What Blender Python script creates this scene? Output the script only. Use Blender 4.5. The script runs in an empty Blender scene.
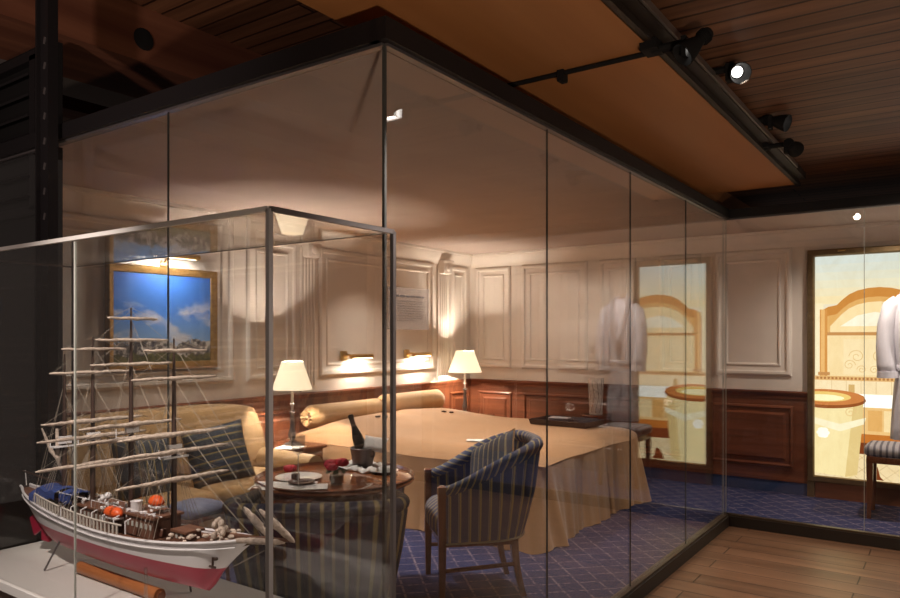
import bpy, bmesh, math, random
from mathutils import Vector, Matrix
random.seed(7)
S = bpy.context.scene
COL = S.collection
PI = math.pi

# ------------------------------------------------------------------ materials
def new_mat(name):
    m = bpy.data.materials.new(name); m.use_nodes = True
    nt = m.node_tree; nt.nodes.clear()
    out = nt.nodes.new('ShaderNodeOutputMaterial')
    return m, nt, out
def node(nt, t, **kw):
    n = nt.nodes.new(t)
    for k, v in kw.items():
        if k.startswith('i_'):
            key = k[2:]
            n.inputs[int(key) if key.isdigit() else key.replace('_', ' ')].default_value = v
        else: setattr(n, k, v)
    return n
def c4(c): return (c[0], c[1], c[2], 1)
def s2l(r, g, b):
    f = lambda v: (v/255/12.92) if v/255 <= .04045 else ((v/255+.055)/1.055)**2.4
    return (f(r), f(g), f(b))
def ramp(nt, stops, interp='LINEAR'):
    r = node(nt, 'ShaderNodeValToRGB'); e = r.color_ramp.elements
    r.color_ramp.interpolation = interp
    e[0].position = stops[0][0]; e[0].color = c4(stops[0][1])
    e[1].position = stops[-1][0]; e[1].color = c4(stops[-1][1])
    for p, c in stops[1:-1]:
        x = e.new(p); x.color = c4(c)
    return r
def pbr(name, col, rough=.5, metal=0, spec=.5, noise=0, nscale=20, bump=0, bscale=60, sheen=0, emis=None, estr=0, stretch=(1,1,1)):
    m, nt, out = new_mat(name)
    p = node(nt, 'ShaderNodeBsdfPrincipled'); L = nt.links
    p.inputs['Base Color'].default_value = c4(col); p.inputs['Roughness'].default_value = rough
    p.inputs['Metallic'].default_value = metal; p.inputs['Specular IOR Level'].default_value = spec
    if sheen: p.inputs['Sheen Weight'].default_value = sheen
    tc = node(nt, 'ShaderNodeTexCoord'); mp = node(nt, 'ShaderNodeMapping'); mp.inputs['Scale'].default_value = stretch
    L.new(tc.outputs['Object'], mp.inputs['Vector'])
    if noise:
        n = node(nt, 'ShaderNodeTexNoise', i_Scale=nscale, i_Detail=5.0); L.new(mp.outputs[0], n.inputs['Vector'])
        lo = tuple(max(0, c*(1-noise)) for c in col); hi = tuple(min(1, c*(1+noise)) for c in col)
        r = ramp(nt, [(.3, lo), (.7, hi)]); L.new(n.outputs['Fac'], r.inputs[0]); L.new(r.outputs[0], p.inputs['Base Color'])
    if bump:
        n2 = node(nt, 'ShaderNodeTexNoise', i_Scale=bscale, i_Detail=4.0); L.new(mp.outputs[0], n2.inputs['Vector'])
        b = node(nt, 'ShaderNodeBump', i_Strength=bump, i_Distance=.01); L.new(n2.outputs['Fac'], b.inputs['Height']); L.new(b.outputs[0], p.inputs['Normal'])
    if emis:
        p.inputs['Emission Color'].default_value = c4(emis); p.inputs['Emission Strength'].default_value = estr
    L.new(p.outputs[0], out.inputs[0])
    return m
def emit(name, col, strength=1.0):
    m, nt, out = new_mat(name)
    e = node(nt, 'ShaderNodeEmission'); e.inputs[0].default_value = c4(col); e.inputs[1].default_value = strength
    nt.links.new(e.outputs[0], out.inputs[0]); return m
def wood(name, dark, light, axis=0, plank=0, length=1.8, rough=.45, grain=18, gap=.02, contrast=.35, spec=.5):
    """long grained wood; axis = direction of the grain; plank = board width (0 = none)"""
    m, nt, out = new_mat(name); L = nt.links
    p = node(nt, 'ShaderNodeBsdfPrincipled'); p.inputs['Roughness'].default_value = rough
    p.inputs['Specular IOR Level'].default_value = spec
    tc = node(nt, 'ShaderNodeTexCoord'); mp = node(nt, 'ShaderNodeMapping')
    sc = [grain]*3; sc[axis] = grain*.06; mp.inputs['Scale'].default_value = sc
    L.new(tc.outputs['Object'], mp.inputs['Vector'])
    n = node(nt, 'ShaderNodeTexNoise', i_Scale=1.0, i_Detail=6.0, i_Distortion=.6); L.new(mp.outputs[0], n.inputs['Vector'])
    r = ramp(nt, [(.3, dark), (.7, light)]); L.new(n.outputs['Fac'], r.inputs[0])
    colr = r.outputs[0]
    if plank:
        sx = node(nt, 'ShaderNodeSeparateXYZ'); L.new(tc.outputs['Object'], sx.inputs[0])
        cx = node(nt, 'ShaderNodeCombineXYZ')
        L.new(sx.outputs[axis], cx.inputs[0]); L.new(sx.outputs[1-axis], cx.inputs[1])
        b = node(nt, 'ShaderNodeTexBrick', i_Scale=1.0); b.offset = .37
        b.inputs['Color1'].default_value = (1-contrast, 1-contrast, 1-contrast, 1); b.inputs['Color2'].default_value = (1, 1, 1, 1)
        b.inputs['Mortar'].default_value = (.18, .15, .13, 1); b.inputs['Mortar Size'].default_value = gap*plank
        b.inputs['Brick Width'].default_value = length; b.inputs['Row Height'].default_value = plank
        b.inputs['Mortar Smooth'].default_value = .3
        L.new(cx.outputs[0], b.inputs['Vector'])
        mx = node(nt, 'ShaderNodeMix', data_type='RGBA', blend_type='MULTIPLY'); mx.inputs[0].default_value = 1
        L.new(colr, mx.inputs[6]); L.new(b.outputs['Color'], mx.inputs[7]); colr = mx.outputs[2]
        bp = node(nt, 'ShaderNodeBump', i_Strength=.5, i_Distance=.01); L.new(b.outputs['Fac'], bp.inputs['Height']); bp.invert = True
        L.new(bp.outputs[0], p.inputs['Normal'])
    L.new(colr, p.inputs['Base Color']); L.new(p.outputs[0], out.inputs[0]); return m
def stripes(name, period=.06, stops=None, rough=.8):
    """woven stripes that run across the cloth measure kept in the vertex attribute su"""
    m, nt, out = new_mat(name); L = nt.links
    p = node(nt, 'ShaderNodeBsdfPrincipled'); p.inputs['Roughness'].default_value = rough; p.inputs['Specular IOR Level'].default_value = .25
    a = node(nt, 'ShaderNodeAttribute', attribute_name='su')
    d = node(nt, 'ShaderNodeMath', operation='DIVIDE'); d.inputs[1].default_value = period; L.new(a.outputs['Fac'], d.inputs[0])
    f = node(nt, 'ShaderNodeMath', operation='FRACT'); L.new(d.outputs[0], f.inputs[0])
    r = ramp(nt, stops, 'CONSTANT'); L.new(f.outputs[0], r.inputs[0])
    L.new(r.outputs[0], p.inputs['Base Color'])
    tc = node(nt, 'ShaderNodeTexCoord'); n = node(nt, 'ShaderNodeTexNoise', i_Scale=300.0); L.new(tc.outputs['Object'], n.inputs['Vector'])
    b = node(nt, 'ShaderNodeBump', i_Strength=.2, i_Distance=.003); L.new(n.outputs['Fac'], b.inputs['Height']); L.new(b.outputs[0], p.inputs['Normal'])
    L.new(p.outputs[0], out.inputs[0]); return m
def glass_mat(name, tint=(.97, .975, .965), ior=1.52, gloss=1.0, rough=0.0):
    m, nt, out = new_mat(name); L = nt.links
    t = node(nt, 'ShaderNodeBsdfTransparent'); t.inputs[0].default_value = c4(tint)
    g = node(nt, 'ShaderNodeBsdfGlossy'); g.inputs['Roughness'].default_value = rough; g.inputs[0].default_value = (gloss, gloss, gloss, 1)
    fr = node(nt, 'ShaderNodeFresnel'); geo = node(nt, 'ShaderNodeNewGeometry')
    mx = node(nt, 'ShaderNodeMix', data_type='FLOAT'); mx.inputs[2].default_value = ior; mx.inputs[3].default_value = 1/ior
    L.new(geo.outputs['Backfacing'], mx.inputs[0]); L.new(mx.outputs[0], fr.inputs['IOR'])
    ms = node(nt, 'ShaderNodeMixShader'); L.new(fr.outputs[0], ms.inputs[0]); L.new(t.outputs[0], ms.inputs[1]); L.new(g.outputs[0], ms.inputs[2])
    L.new(ms.outputs[0], out.inputs[0]); return m

M = {}
M['cream'] = pbr('cream_paint', (.80, .72, .645), .55, noise=.03, nscale=6)
M['ceiling'] = pbr('ceiling_paint', (.50, .40, .345), .8, noise=.04, nscale=3)
M['mahogany'] = wood('mahogany', (.10, .028, .012), (.24, .075, .03), axis=2, grain=16, rough=.35)
M['mahogany_x'] = wood('mahogany_board', (.09, .025, .012), (.22, .07, .03), axis=0, grain=16, rough=.35)
M['furn'] = wood('polished_wood', (.10, .03, .014), (.22, .075, .03), axis=2, grain=25, rough=.25)
M['top'] = wood('table_veneer', (.20, .065, .025), (.36, .13, .05), axis=0, grain=14, rough=.12)
M['planks_up'] = wood('ceiling_boards', (.115, .045, .022), (.26, .115, .055), axis=0, plank=.13, length=3.2, grain=14, gap=.07, rough=.55, contrast=.3, spec=.3)
M['planks_floor'] = wood('floor_boards', (.16, .080, .042), (.28, .145, .082), axis=0, plank=.19, length=1.4, grain=9, gap=.025, rough=.38, contrast=.28)
M['beam'] = wood('old_timber', (.12, .04, .022), (.22, .085, .045), axis=1, grain=9, rough=.7, spec=.2)
M['soffit'] = wood('orange_veneer', (.40, .165, .055), (.47, .20, .07), axis=1, grain=6, rough=.5, spec=.3)
M['black'] = pbr('black_metal', (.012, .010, .011), .55, spec=.3)
M['blackmatte'] = pbr('black_matte', (.01, .009, .009), .75, spec=.2)
M['kerb'] = pbr('bronze_kerb', (.10, .075, .055), .4, metal=.6)
M['kerbdark'] = pbr('dark_kerb', (.022, .014, .01), .55)
M['bluebase'] = pbr('blue_skirting', (.025, .055, .15), .9, noise=.2, nscale=80)
M['brass'] = pbr('brass', (.72, .48, .18), .28, metal=1)
M['bronzeframe'] = pbr('bronze_frame', (.22, .15, .075), .38, metal=.75, noise=.15, nscale=20)
M['chrome'] = pbr('brushed_metal', (.50, .47, .47), .4, metal=.6)
M['darksteel'] = pbr('dark_steel', (.17, .15, .15), .4, metal=.6)
M['silver'] = pbr('silver', (.62, .6, .58), .2, metal=1)
M['glass'] = glass_mat('clear_glass', ior=1.64)
M['caseglass'] = glass_mat('case_glass', (.965, .965, .96))
M['crystal'] = glass_mat('crystal_glass', (.86, .86, .85), 1.9)
M['joint'] = pbr('silicone', (.06, .06, .055), .6, spec=.2)
M['jointlight'] = pbr('glass_edge', (.42, .42, .38), .3)
M['plinth'] = pbr('white_plinth', (.62, .59, .56), .6, noise=.03, nscale=5)
M['bed'] = pbr('bed_cloth', (.47, .255, .115), .75, noise=.06, nscale=4, bump=.25, bscale=9, sheen=.3)
M['bolster'] = pbr('bolster_cloth', (.54, .325, .14), .75, noise=.05, nscale=6, bump=.15, bscale=20, sheen=.3)
M['sofa'] = pbr('sofa_velvet', (.37, .215, .075), .8, noise=.08, nscale=8, bump=.1, bscale=30, sheen=.4)
M['white'] = pbr('white_cloth', (.85, .84, .84), .8, bump=.2, bscale=25)
M['robe'] = pbr('towelling', (.70, .68, .74), .95, bump=.5, bscale=120)
M['paper'] = pbr('paper', (.80, .79, .77), .7)
M['china'] = pbr('china', (.82, .81, .79), .15)
M['red'] = pbr('rose_red', (.80, .02, .06), .6, noise=.4, nscale=60)
M['leaf'] = pbr('rose_leaf', (.03, .07, .02), .5)
M['bottle'] = pbr('bottle_glass', (.018, .02, .012), .12)
M['foil'] = pbr('bottle_foil', (.10, .075, .05), .3, metal=.7)
M['choc'] = pbr('dark_wrap', (.05, .02, .012), .35)
M['ink'] = pbr('ink', (.05, .04, .04), .7)
M['blueblack'] = pbr('black_leather', (.012, .013, .02), .3)
M['bluecloth'] = pbr('blue_cloth', (.16, .19, .32), .6, noise=.12, nscale=20)
M['porcelain'] = pbr('frosted_crystal', (.78, .74, .70), .2, noise=.25, nscale=40)
navy, gold, cream_s = (.095, .110, .195), (.50, .41, .20), (.52, .48, .38)
M['stripe'] = stripes('navy_gold_stripe', .058, [(0, navy), (.60, gold), (.78, (.10, .115, .20)), (.83, cream_s), (.88, navy), (1, navy)])
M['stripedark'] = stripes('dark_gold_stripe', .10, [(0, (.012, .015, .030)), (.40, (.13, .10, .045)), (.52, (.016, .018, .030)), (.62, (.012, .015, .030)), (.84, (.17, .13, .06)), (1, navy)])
M['stripefine'] = stripes('fine_stripe', .04, [(0, (.10, .105, .13)), (.55, (.34, .29, .19)), (.8, (.11, .11, .14)), (1, navy)])
M['stripecush'] = stripes('cushion_stripe', .056, [(0, (.045, .055, .07)), (.5, (.15, .15, .11)), (.62, (.33, .24, .09)), (.76, (.05, .06, .08)), (1, navy)])
M['stoolstripe'] = stripes('grey_stripe', .045, [(0, (.34, .32, .33)), (.6, (.12, .11, .13)), (1, (.3, .3, .3))])

def carpet_mat():
    m, nt, out = new_mat('blue_carpet'); L = nt.links
    p = node(nt, 'ShaderNodeBsdfPrincipled'); p.inputs['Roughness'].default_value = .95; p.inputs['Specular IOR Level'].default_value = .1
    tc = node(nt, 'ShaderNodeTexCoord'); mp = node(nt, 'ShaderNodeMapping'); mp.inputs['Rotation'].default_value = (0, 0, PI/4)
    L.new(tc.outputs['Object'], mp.inputs['Vector'])
    sx = node(nt, 'ShaderNodeSeparateXYZ'); L.new(mp.outputs[0], sx.inputs[0])
    mn = None
    for ax in (0, 1):
        d = node(nt, 'ShaderNodeMath', operation='MULTIPLY'); d.inputs[1].default_value = 1/.135; L.new(sx.outputs[ax], d.inputs[0])
        f = node(nt, 'ShaderNodeMath', operation='FRACT'); L.new(d.outputs[0], f.inputs[0])
        s = node(nt, 'ShaderNodeMath', operation='SUBTRACT'); s.inputs[1].default_value = .5; L.new(f.outputs[0], s.inputs[0])
        a = node(nt, 'ShaderNodeMath', operation='ABSOLUTE'); L.new(s.outputs[0], a.inputs[0])
        if mn is None: mn = a
        else:
            q = node(nt, 'ShaderNodeMath', operation='MINIMUM'); L.new(mn.outputs[0], q.inputs[0]); L.new(a.outputs[0], q.inputs[1]); mn = q
    g = ramp(nt, [(0, (1, 1, 1)), (.035, (1, 1, 1)), (.07, (0, 0, 0))]); L.new(mn.outputs[0], g.inputs[0])
    n = node(nt, 'ShaderNodeTexNoise', i_Scale=90.0, i_Detail=3.0); L.new(tc.outputs['Object'], n.inputs['Vector'])
    r = ramp(nt, [(.3, (.014, .022, .070)), (.7, (.036, .047, .130))]); L.new(n.outputs['Fac'], r.inputs[0])
    n3 = node(nt, 'ShaderNodeTexNoise', i_Scale=45.0); L.new(tc.outputs['Object'], n3.inputs['Vector'])
    br = ramp(nt, [(.42, (.1, .1, .1)), (.56, (.8, .8, .8))]); L.new(n3.outputs['Fac'], br.inputs[0])
    mu = node(nt, 'ShaderNodeMath', operation='MULTIPLY'); L.new(g.outputs[0], mu.inputs[0]); L.new(br.outputs[0], mu.inputs[1])
    mx = node(nt, 'ShaderNodeMix', data_type='RGBA'); L.new(mu.outputs[0], mx.inputs[0]); L.new(r.outputs[0], mx.inputs[6])
    mx.inputs[7].default_value = (.24, .19, .23, 1)
    L.new(mx.outputs[2], p.inputs['Base Color'])
    n2 = node(nt, 'ShaderNodeTexNoise', i_Scale=200.0); L.new(tc.outputs['Object'], n2.inputs['Vector'])
    b = node(nt, 'ShaderNodeBump', i_Strength=.5, i_Distance=.006); L.new(n2.outputs['Fac'], b.inputs['Height']); L.new(b.outputs[0], p.inputs['Normal'])
    L.new(p.outputs[0], out.inputs[0]); return m
M['carpet'] = carpet_mat()

def painting_mat():
    """harbour view: blue sky with clouds over a low town and a green bank (object space: y along, z up from canvas centre)"""
    m, nt, out = new_mat('harbour_painting'); L = nt.links
    p = node(nt, 'ShaderNodeBsdfPrincipled'); p.inputs['Roughness'].default_value = .45
    tc = node(nt, 'ShaderNodeTexCoord'); sx = node(nt, 'ShaderNodeSeparateXYZ'); L.new(tc.outputs['Object'], sx.inputs[0])
    h = node(nt, 'ShaderNodeMapRange'); h.inputs[1].default_value = -.36; h.inputs[2].default_value = .36; L.new(sx.outputs[2], h.inputs[0])
    mp = node(nt, 'ShaderNodeMapping'); mp.inputs['Scale'].default_value = (1, 1.0, 1.9); L.new(tc.outputs['Object'], mp.inputs['Vector'])
    n = node(nt, 'ShaderNodeTexNoise', i_Scale=4.2, i_Detail=7.0, i_Roughness=.55); L.new(mp.outputs[0], n.inputs['Vector'])
    sky = ramp(nt, [(.2, (.22, .38, .62)), (.55, (.055, .19, .56)), (1, (.03, .12, .46))]); L.new(h.outputs[0], sky.inputs[0])
    cm = ramp(nt, [(.50, (0, 0, 0)), (.66, (.85, .85, .85))]); L.new(n.outputs['Fac'], cm.inputs[0])
    lim = ramp(nt, [(.2, (1, 1, 1)), (.55, (.9, .9, .9)), (.75, (.05, .05, .05))]); L.new(h.outputs[0], lim.inputs[0])
    mu = node(nt, 'ShaderNodeMath', operation='MULTIPLY'); L.new(cm.outputs[0], mu.inputs[0]); L.new(lim.outputs[0], mu.inputs[1])
    m1 = node(nt, 'ShaderNodeMix', data_type='RGBA'); L.new(mu.outputs[0], m1.inputs[0]); L.new(sky.outputs[0], m1.inputs[6]); m1.inputs[7].default_value = (.60, .58, .60, 1)
    # town strip
    n2 = node(nt, 'ShaderNodeTexNoise', i_Scale=30.0, i_Detail=3.0); L.new(tc.outputs['Object'], n2.inputs['Vector'])
    town = ramp(nt, [(.38, (.05, .05, .06)), (.5, (.16, .14, .13)), (.6, (.50, .46, .42))]); L.new(n2.outputs['Fac'], town.inputs[0])
    n3 = node(nt, 'ShaderNodeTexNoise', i_Scale=14.0, i_Detail=4.0); L.new(tc.outputs['Object'], n3.inputs['Vector'])
    ad = node(nt, 'ShaderNodeMath', operation='MULTIPLY_ADD'); ad.inputs[1].default_value = .24; ad.inputs[2].default_value = -.12; L.new(n3.outputs['Fac'], ad.inputs[0])
    hh = node(nt, 'ShaderNodeMath', operation='ADD'); L.new(h.outputs[0], hh.inputs[0]); L.new(ad.outputs[0], hh.inputs[1])
    g1 = node(nt, 'ShaderNodeMath', operation='LESS_THAN'); g1.inputs[1].default_value = .245; L.new(hh.outputs[0], g1.inputs[0])
    m2 = node(nt, 'ShaderNodeMix', data_type='RGBA'); L.new(g1.outputs[0], m2.inputs[0]); L.new(m1.outputs[2], m2.inputs[6]); L.new(town.outputs[0], m2.inputs[7])
    grass = ramp(nt, [(.3, (.05, .055, .02)), (.7, (.16, .14, .05))]); L.new(n2.outputs['Fac'], grass.inputs[0])
    g2 = node(nt, 'ShaderNodeMath', operation='LESS_THAN'); g2.inputs[1].default_value = .115; L.new(hh.outputs[0], g2.inputs[0])
    m3 = node(nt, 'ShaderNodeMix', data_type='RGBA'); L.new(g2.outputs[0], m3.inputs[0]); L.new(m2.outputs[2], m3.inputs[6]); L.new(grass.outputs[0], m3.inputs[7])
    L.new(m3.outputs[2], p.inputs['Base Color']); L.new(p.outputs[0], out.inputs[0]); return m
M['painting'] = painting_mat()

def shade_mat():
    m, nt, out = new_mat('lampshade_cloth'); L = nt.links
    d = node(nt, 'ShaderNodeBsdfDiffuse'); d.inputs[0].default_value = (.85, .77, .64, 1)
    t = node(nt, 'ShaderNodeBsdfTranslucent'); t.inputs[0].default_value = (.95, .86, .70, 1)
    ms = node(nt, 'ShaderNodeMixShader'); ms.inputs[0].default_value = .30; L.new(d.outputs[0], ms.inputs[1]); L.new(t.outputs[0], ms.inputs[2])
    e = node(nt, 'ShaderNodeEmission'); e.inputs[0].default_value = (1, .89, .70, 1); e.inputs[1].default_value = .72
    a = node(nt, 'ShaderNodeAddShader'); L.new(ms.outputs[0], a.inputs[0]); L.new(e.outputs[0], a.inputs[1])
    L.new(a.outputs[0], out.inputs[0]); return m
M['shade'] = shade_mat()
M['bulb'] = emit('lit_bulb', (1, .86, .62), 9)
M['spotlens'] = emit('lit_spot_lens', (1, .95, .88), 6)
M['lensdim'] = pbr('spot_lens_unlit', (.25, .25, .25), .15)

# ------------------------------------------------------------------ mesh builder
class MB:
    def __init__(s):
        s.bm = bmesh.new(); s.su = s.bm.verts.layers.float.new('su'); s.mi = 0
    def v(s, p, su=0.0):
        x = s.bm.verts.new(p); x[s.su] = su; return x
    def f(s, vs):
        try:
            x = s.bm.faces.new(vs); x.material_index = s.mi; x.smooth = True; return x
        except ValueError: return None
    def box(s, c, d, rz=0, rx=0, ry=0, taper=1.0):
        R = Matrix.Rotation(rz, 3, 'Z') @ Matrix.Rotation(ry, 3, 'Y') @ Matrix.Rotation(rx, 3, 'X')
        vs = []
        for z in (-1, 1):
            k = taper if z < 0 else 1
            for x, y in ((-1, -1), (1, -1), (1, 1), (-1, 1)):
                vs.append(s.v(Vector(c) + R @ Vector((x*d[0]/2*k, y*d[1]/2*k, z*d[2]/2))))
        for q in ((3, 2, 1, 0), (4, 5, 6, 7), (0, 1, 5, 4), (1, 2, 6, 5), (2, 3, 7, 6), (3, 0, 4, 7)):
            s.f([vs[i] for i in q])
        return vs
    def rings(s, rs, closed=True, cap=True, sus=None):
        """loft through rings of points"""
        V = []
        for i, r in enumerate(rs):
            V.append([s.v(p, (sus[i] if not isinstance(sus[i], (list, tuple)) else sus[i][j]) if sus else 0) for j, p in enumerate(r)])
        n = len(rs[0])
        for a, b in zip(V, V[1:]):
            for j in range(n if closed else n-1):
                k = (j+1) % n
                s.f([a[j], a[k], b[k], b[j]])
        if cap and closed:
            s.f(list(reversed(V[0]))); s.f(V[-1])
        return V
    def tube(s, pts, r, seg=8, cap=True, sus=None):
        pts = [Vector(p) for p in pts]; n = len(pts)
        rr = r if isinstance(r, (list, tuple)) else [r]*n
        rs = []; up = None
        for i, p in enumerate(pts):
            t = (pts[min(i+1, n-1)] - pts[max(i-1, 0)]).normalized()
            if up is None:
                up = Vector((0, 0, 1)) if abs(t.z) < .9 else Vector((1, 0, 0))
            a = t.cross(up).normalized(); up = a.cross(t).normalized()
            rs.append([p + (a*math.cos(q) + up*math.sin(q))*rr[i] for q in (2*PI*j/seg for j in range(seg))])
        return s.rings(rs, cap=cap, sus=sus)
    def lathe(s, prof, c=(0, 0, 0), seg=24, cap=True, M3=None):
        c = Vector(c); rs = []
        for r, z in prof:
            ring = [Vector((r*math.cos(2*PI*j/seg), r*math.sin(2*PI*j/seg), z)) for j in range(seg)]
            rs.append([c + (M3 @ p if M3 else p) for p in ring])
        return s.rings(rs, cap=cap)
    def ball(s, c, r, seg=12, rg=8, sc=(1, 1, 1)):
        prof = [(max(1e-4, math.sin(PI*i/rg)), -math.cos(PI*i/rg)) for i in range(rg+1)]
        s.lathe([(a*r, b*r) for a, b in prof], c, seg, M3=Matrix.Diagonal(Vector(sc)))
    def rbox(s, c, d, r=.03, seg=3, rz=0, puff=0, sux=None):
        """box with rounded edges, optionally puffed like upholstery"""
        b = bmesh.new(); bmesh.ops.create_cube(b, size=1)
        for v in b.verts: v.co = Vector((v.co.x*d[0], v.co.y*d[1], v.co.z*d[2]))
        bmesh.ops.bevel(b, geom=list(b.edges), offset=min(r, min(d)*.49), segments=seg, profile=.5, affect='EDGES')
        if puff:
            big = [e for e in b.edges if e.calc_length() > .06]
            bmesh.ops.subdivide_edges(b, edges=big, cuts=6, use_grid_fill=True)
            for v in b.verts:
                u = [2*v.co[i]/d[i] for i in range(3)]
                for i in range(3):
                    j, k = (i+1) % 3, (i+2) % 3
                    v.co[i] += (1 if u[i] > 0 else -1)*abs(u[i])**4*puff*max(0, 1-u[j]**2)*max(0, 1-u[k]**2)
        R = Matrix.Rotation(rz, 3, 'Z'); mp = {}
        for v in b.verts:
            mp[v] = s.v(Vector(c) + R @ v.co, (v.co[sux] + 5 if sux is not None else 0))
        for f in b.faces: s.f([mp[v] for v in f.verts])
        b.free()
    def pillow(s, R, c, a, b, t, n=14, suaxis=0):
        """soft square cushion: a x b outline, thickness t; R orients it (local z = thickness)"""
        top, bot = {}, {}
        for i in range(n+1):
            for j in range(n+1):
                u, v = -1+2*i/n, -1+2*j/n
                pin = 1 - .07*(1-v*v); piv = 1 - .07*(1-u*u)
                x, y = u*a/2*pin, v*b/2*piv
                z = t/2*(max(0, 1-u**4)*max(0, 1-v**4))**.6
                su = (x if suaxis == 0 else y) + 5
                e = i in (0, n) or j in (0, n)
                top[i, j] = s.v(Vector(c) + R @ Vector((x, y, z)), su)
                bot[i, j] = top[i, j] if e else s.v(Vector(c) + R @ Vector((x, y, -z)), su)
        for i in range(n):
            for j in range(n):
                s.f([top[i, j], top[i+1, j], top[i+1, j+1], top[i, j+1]])
                s.f([bot[i, j+1], bot[i+1, j+1], bot[i+1, j], bot[i, j]])
    def panel(s, mp, a0, a1, z0, z1, loops, cap=True):
        """stepped rectangular moulding: loops = (inset, height); mp(a, z, h) -> point"""
        rs = []
        for i, h in loops:
            rs.append([mp(a0+i, z0+i, h), mp(a1-i, z0+i, h), mp(a1-i, z1-i, h), mp(a0+i, z1-i, h)])
        V = s.rings(rs, cap=False)
        if cap: s.f(V[-1])
    def build(s, name, mat, parent=None, off=None, smooth=40, kind=None, flat=False):
        if off is not None:
            for v in s.bm.verts: v.co -= Vector(off)
        bmesh.ops.recalc_face_normals(s.bm, faces=list(s.bm.faces))
        me = bpy.data.meshes.new(name); s.bm.to_mesh(me); s.bm.free()
        for m in (mat if isinstance(mat, (list, tuple)) else [mat]): me.materials.append(m)
        o = bpy.data.objects.new(name, me); COL.objects.link(o)
        if flat:
            for p in me.polygons: p.use_smooth = False
        else:
            me.set_sharp_from_angle(angle=math.radians(smooth))
        if parent is not None: o.parent = parent
        if kind: o['kind'] = kind
        return o

def tag(o, label, cat, group=None, kind=None):
    o['label'] = label; o['category'] = cat
    if group: o['group'] = group
    if kind: o['kind'] = kind
    return o
def thing(name, label, cat, loc, rz=0, group=None):
    o = bpy.data.objects.new(name, None); COL.objects.link(o); o.location = loc; o.rotation_euler = (0, 0, rz); o.empty_display_size = .1
    return tag(o, label, cat, group)
def struct(name, mb, mat, parent=None, **k): return mb.build(name, mat, parent, kind='structure', **k)
def dup(root, loc, rz, label, group=None):
    r = root.copy(); COL.objects.link(r); r.location = loc; r.rotation_euler = (0, 0, rz); r['label'] = label
    if group: r['group'] = group
    for ch in list(root.children):
        c = ch.copy(); COL.objects.link(c); c.parent = r
        for g in ch.children:
            d = g.copy(); COL.objects.link(d); d.parent = c
    return r

# ------------------------------------------------------------------ camera
EYE = 1.6; FP = 720.0; HY = 337.0; YAW = math.atan(505/720)
cd = bpy.data.cameras.new('camera'); cam = bpy.data.objects.new('camera', cd); COL.objects.link(cam)
cam.location = (0, 0, EYE); cam.rotation_euler = (PI/2, 0, YAW)
cd.sensor_width = 36; cd.lens = FP/900*36; cd.shift_y = (HY-299)/900; cd.clip_start = .05
S.camera = cam

GX, GY, BY, LX = -1.6, 1.89, 7.63, -5.04      # glass side, glass front, back wall, left wall
FY = 6.38                                     # glass running on to the right
CZ = .08                                      # carpet level
CEIL = 2.63

# ------------------------------------------------------------------ the setting
b = MB(); b.box((-1, 2.2, -.05), (13, 13, .1)); struct('floor', b, M['planks_floor'])
b = MB(); b.box(((LX+GX)/2, (GY+BY)/2, CZ/2+.001), (GX-LX, BY-GY, CZ-.002)); b.box(((GX+2.6)/2, (FY+BY)/2, CZ/2+.001), (2.6-GX, BY-FY, CZ-.002)); struct('floor_carpet', b, M['carpet'])
b = MB(); b.box((LX-.06, (GY+BY)/2, CEIL/2), (.12, BY-GY+.3, CEIL)); struct('wall_left', b, M['cream'])
b = MB(); b.box(((LX+2.6)/2, BY+.06, CEIL/2), (2.6-LX, .12, CEIL)); struct('wall_back', b, M['cream'])
b = MB()
b.box(((LX+GX)/2, (GY+BY)/2, CEIL+.025), (GX-LX+.02, BY-GY, .05)); b.box(((GX+2.6)/2, (FY+BY)/2, CEIL+.025), (2.6-GX, BY-FY, .05))
struct('ceiling', b, M['ceiling'])
# end of the narrow strip, far outside the view to the right
b = MB(); b.box((2.66, (FY+BY)/2, 1.35), (.12, BY-FY, 2.7)); struct('wall_right', b, M['cream'])
# outer hall
b = MB(); b.box((1.8, 2.2, 2.95), (7.0, 13, .06)); struct('ceiling_boards', b, M['planks_up'])
b = MB(); b.box((-5.0, 2.2, 3.61), (6.4, 13, .06)); struct('ceiling_boards', b, M['planks_up'])
b = MB(); b.box((-5.73, 1.97, 1.6), (3.5, .06, 3.2)); struct('wall_partition', b, M['blackmatte'])
b = MB(); b.box((-1.475, 2.6, 3.20), (.89, 7.2, .80)); struct('ceiling_soffit', b, M['soffit'])
b = MB(); b.box((-4.31, 1.9, 3.415), (.645, 9, .33)); bb = struct('beam', b, M['beam'])
b = MB(); b.box((-5.02, 1.9, 3.46), (.46, 9, .24)); struct('beam_steel', b, pbr('grey_paint', (.26, .22, .20), .6))
b = MB(); b.box((-5.85, 1.9, 3.49), (.24, 9, .18)); struct('beam', b, M['beam'])
kn = MB(); kn.lathe([(.001, .001), (.058, .001), (.066, .006), (.058, .009), (.001, .004)], (-3.988, 2.48, 3.385), 20, M3=Matrix.Rotation(PI/2, 3, 'Y')); struct('beam_hole', kn, M['blackmatte'], bb)
b = MB(); b.box((-1.77, 7.3, 3.15), (.06, 2.9, .92)); struct('wall_bulkhead', b, M['soffit'])
# seam rod across the soffit with its clamp
b = MB(); b.tube([(-1.98, 2.95, 2.79), (-.95, 2.95, 2.79)], .012, 8); b.box((-1.45, 2.95, 2.775), (.03, .05, .05)); struct('trim_rod', b, M['blackmatte'])

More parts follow.
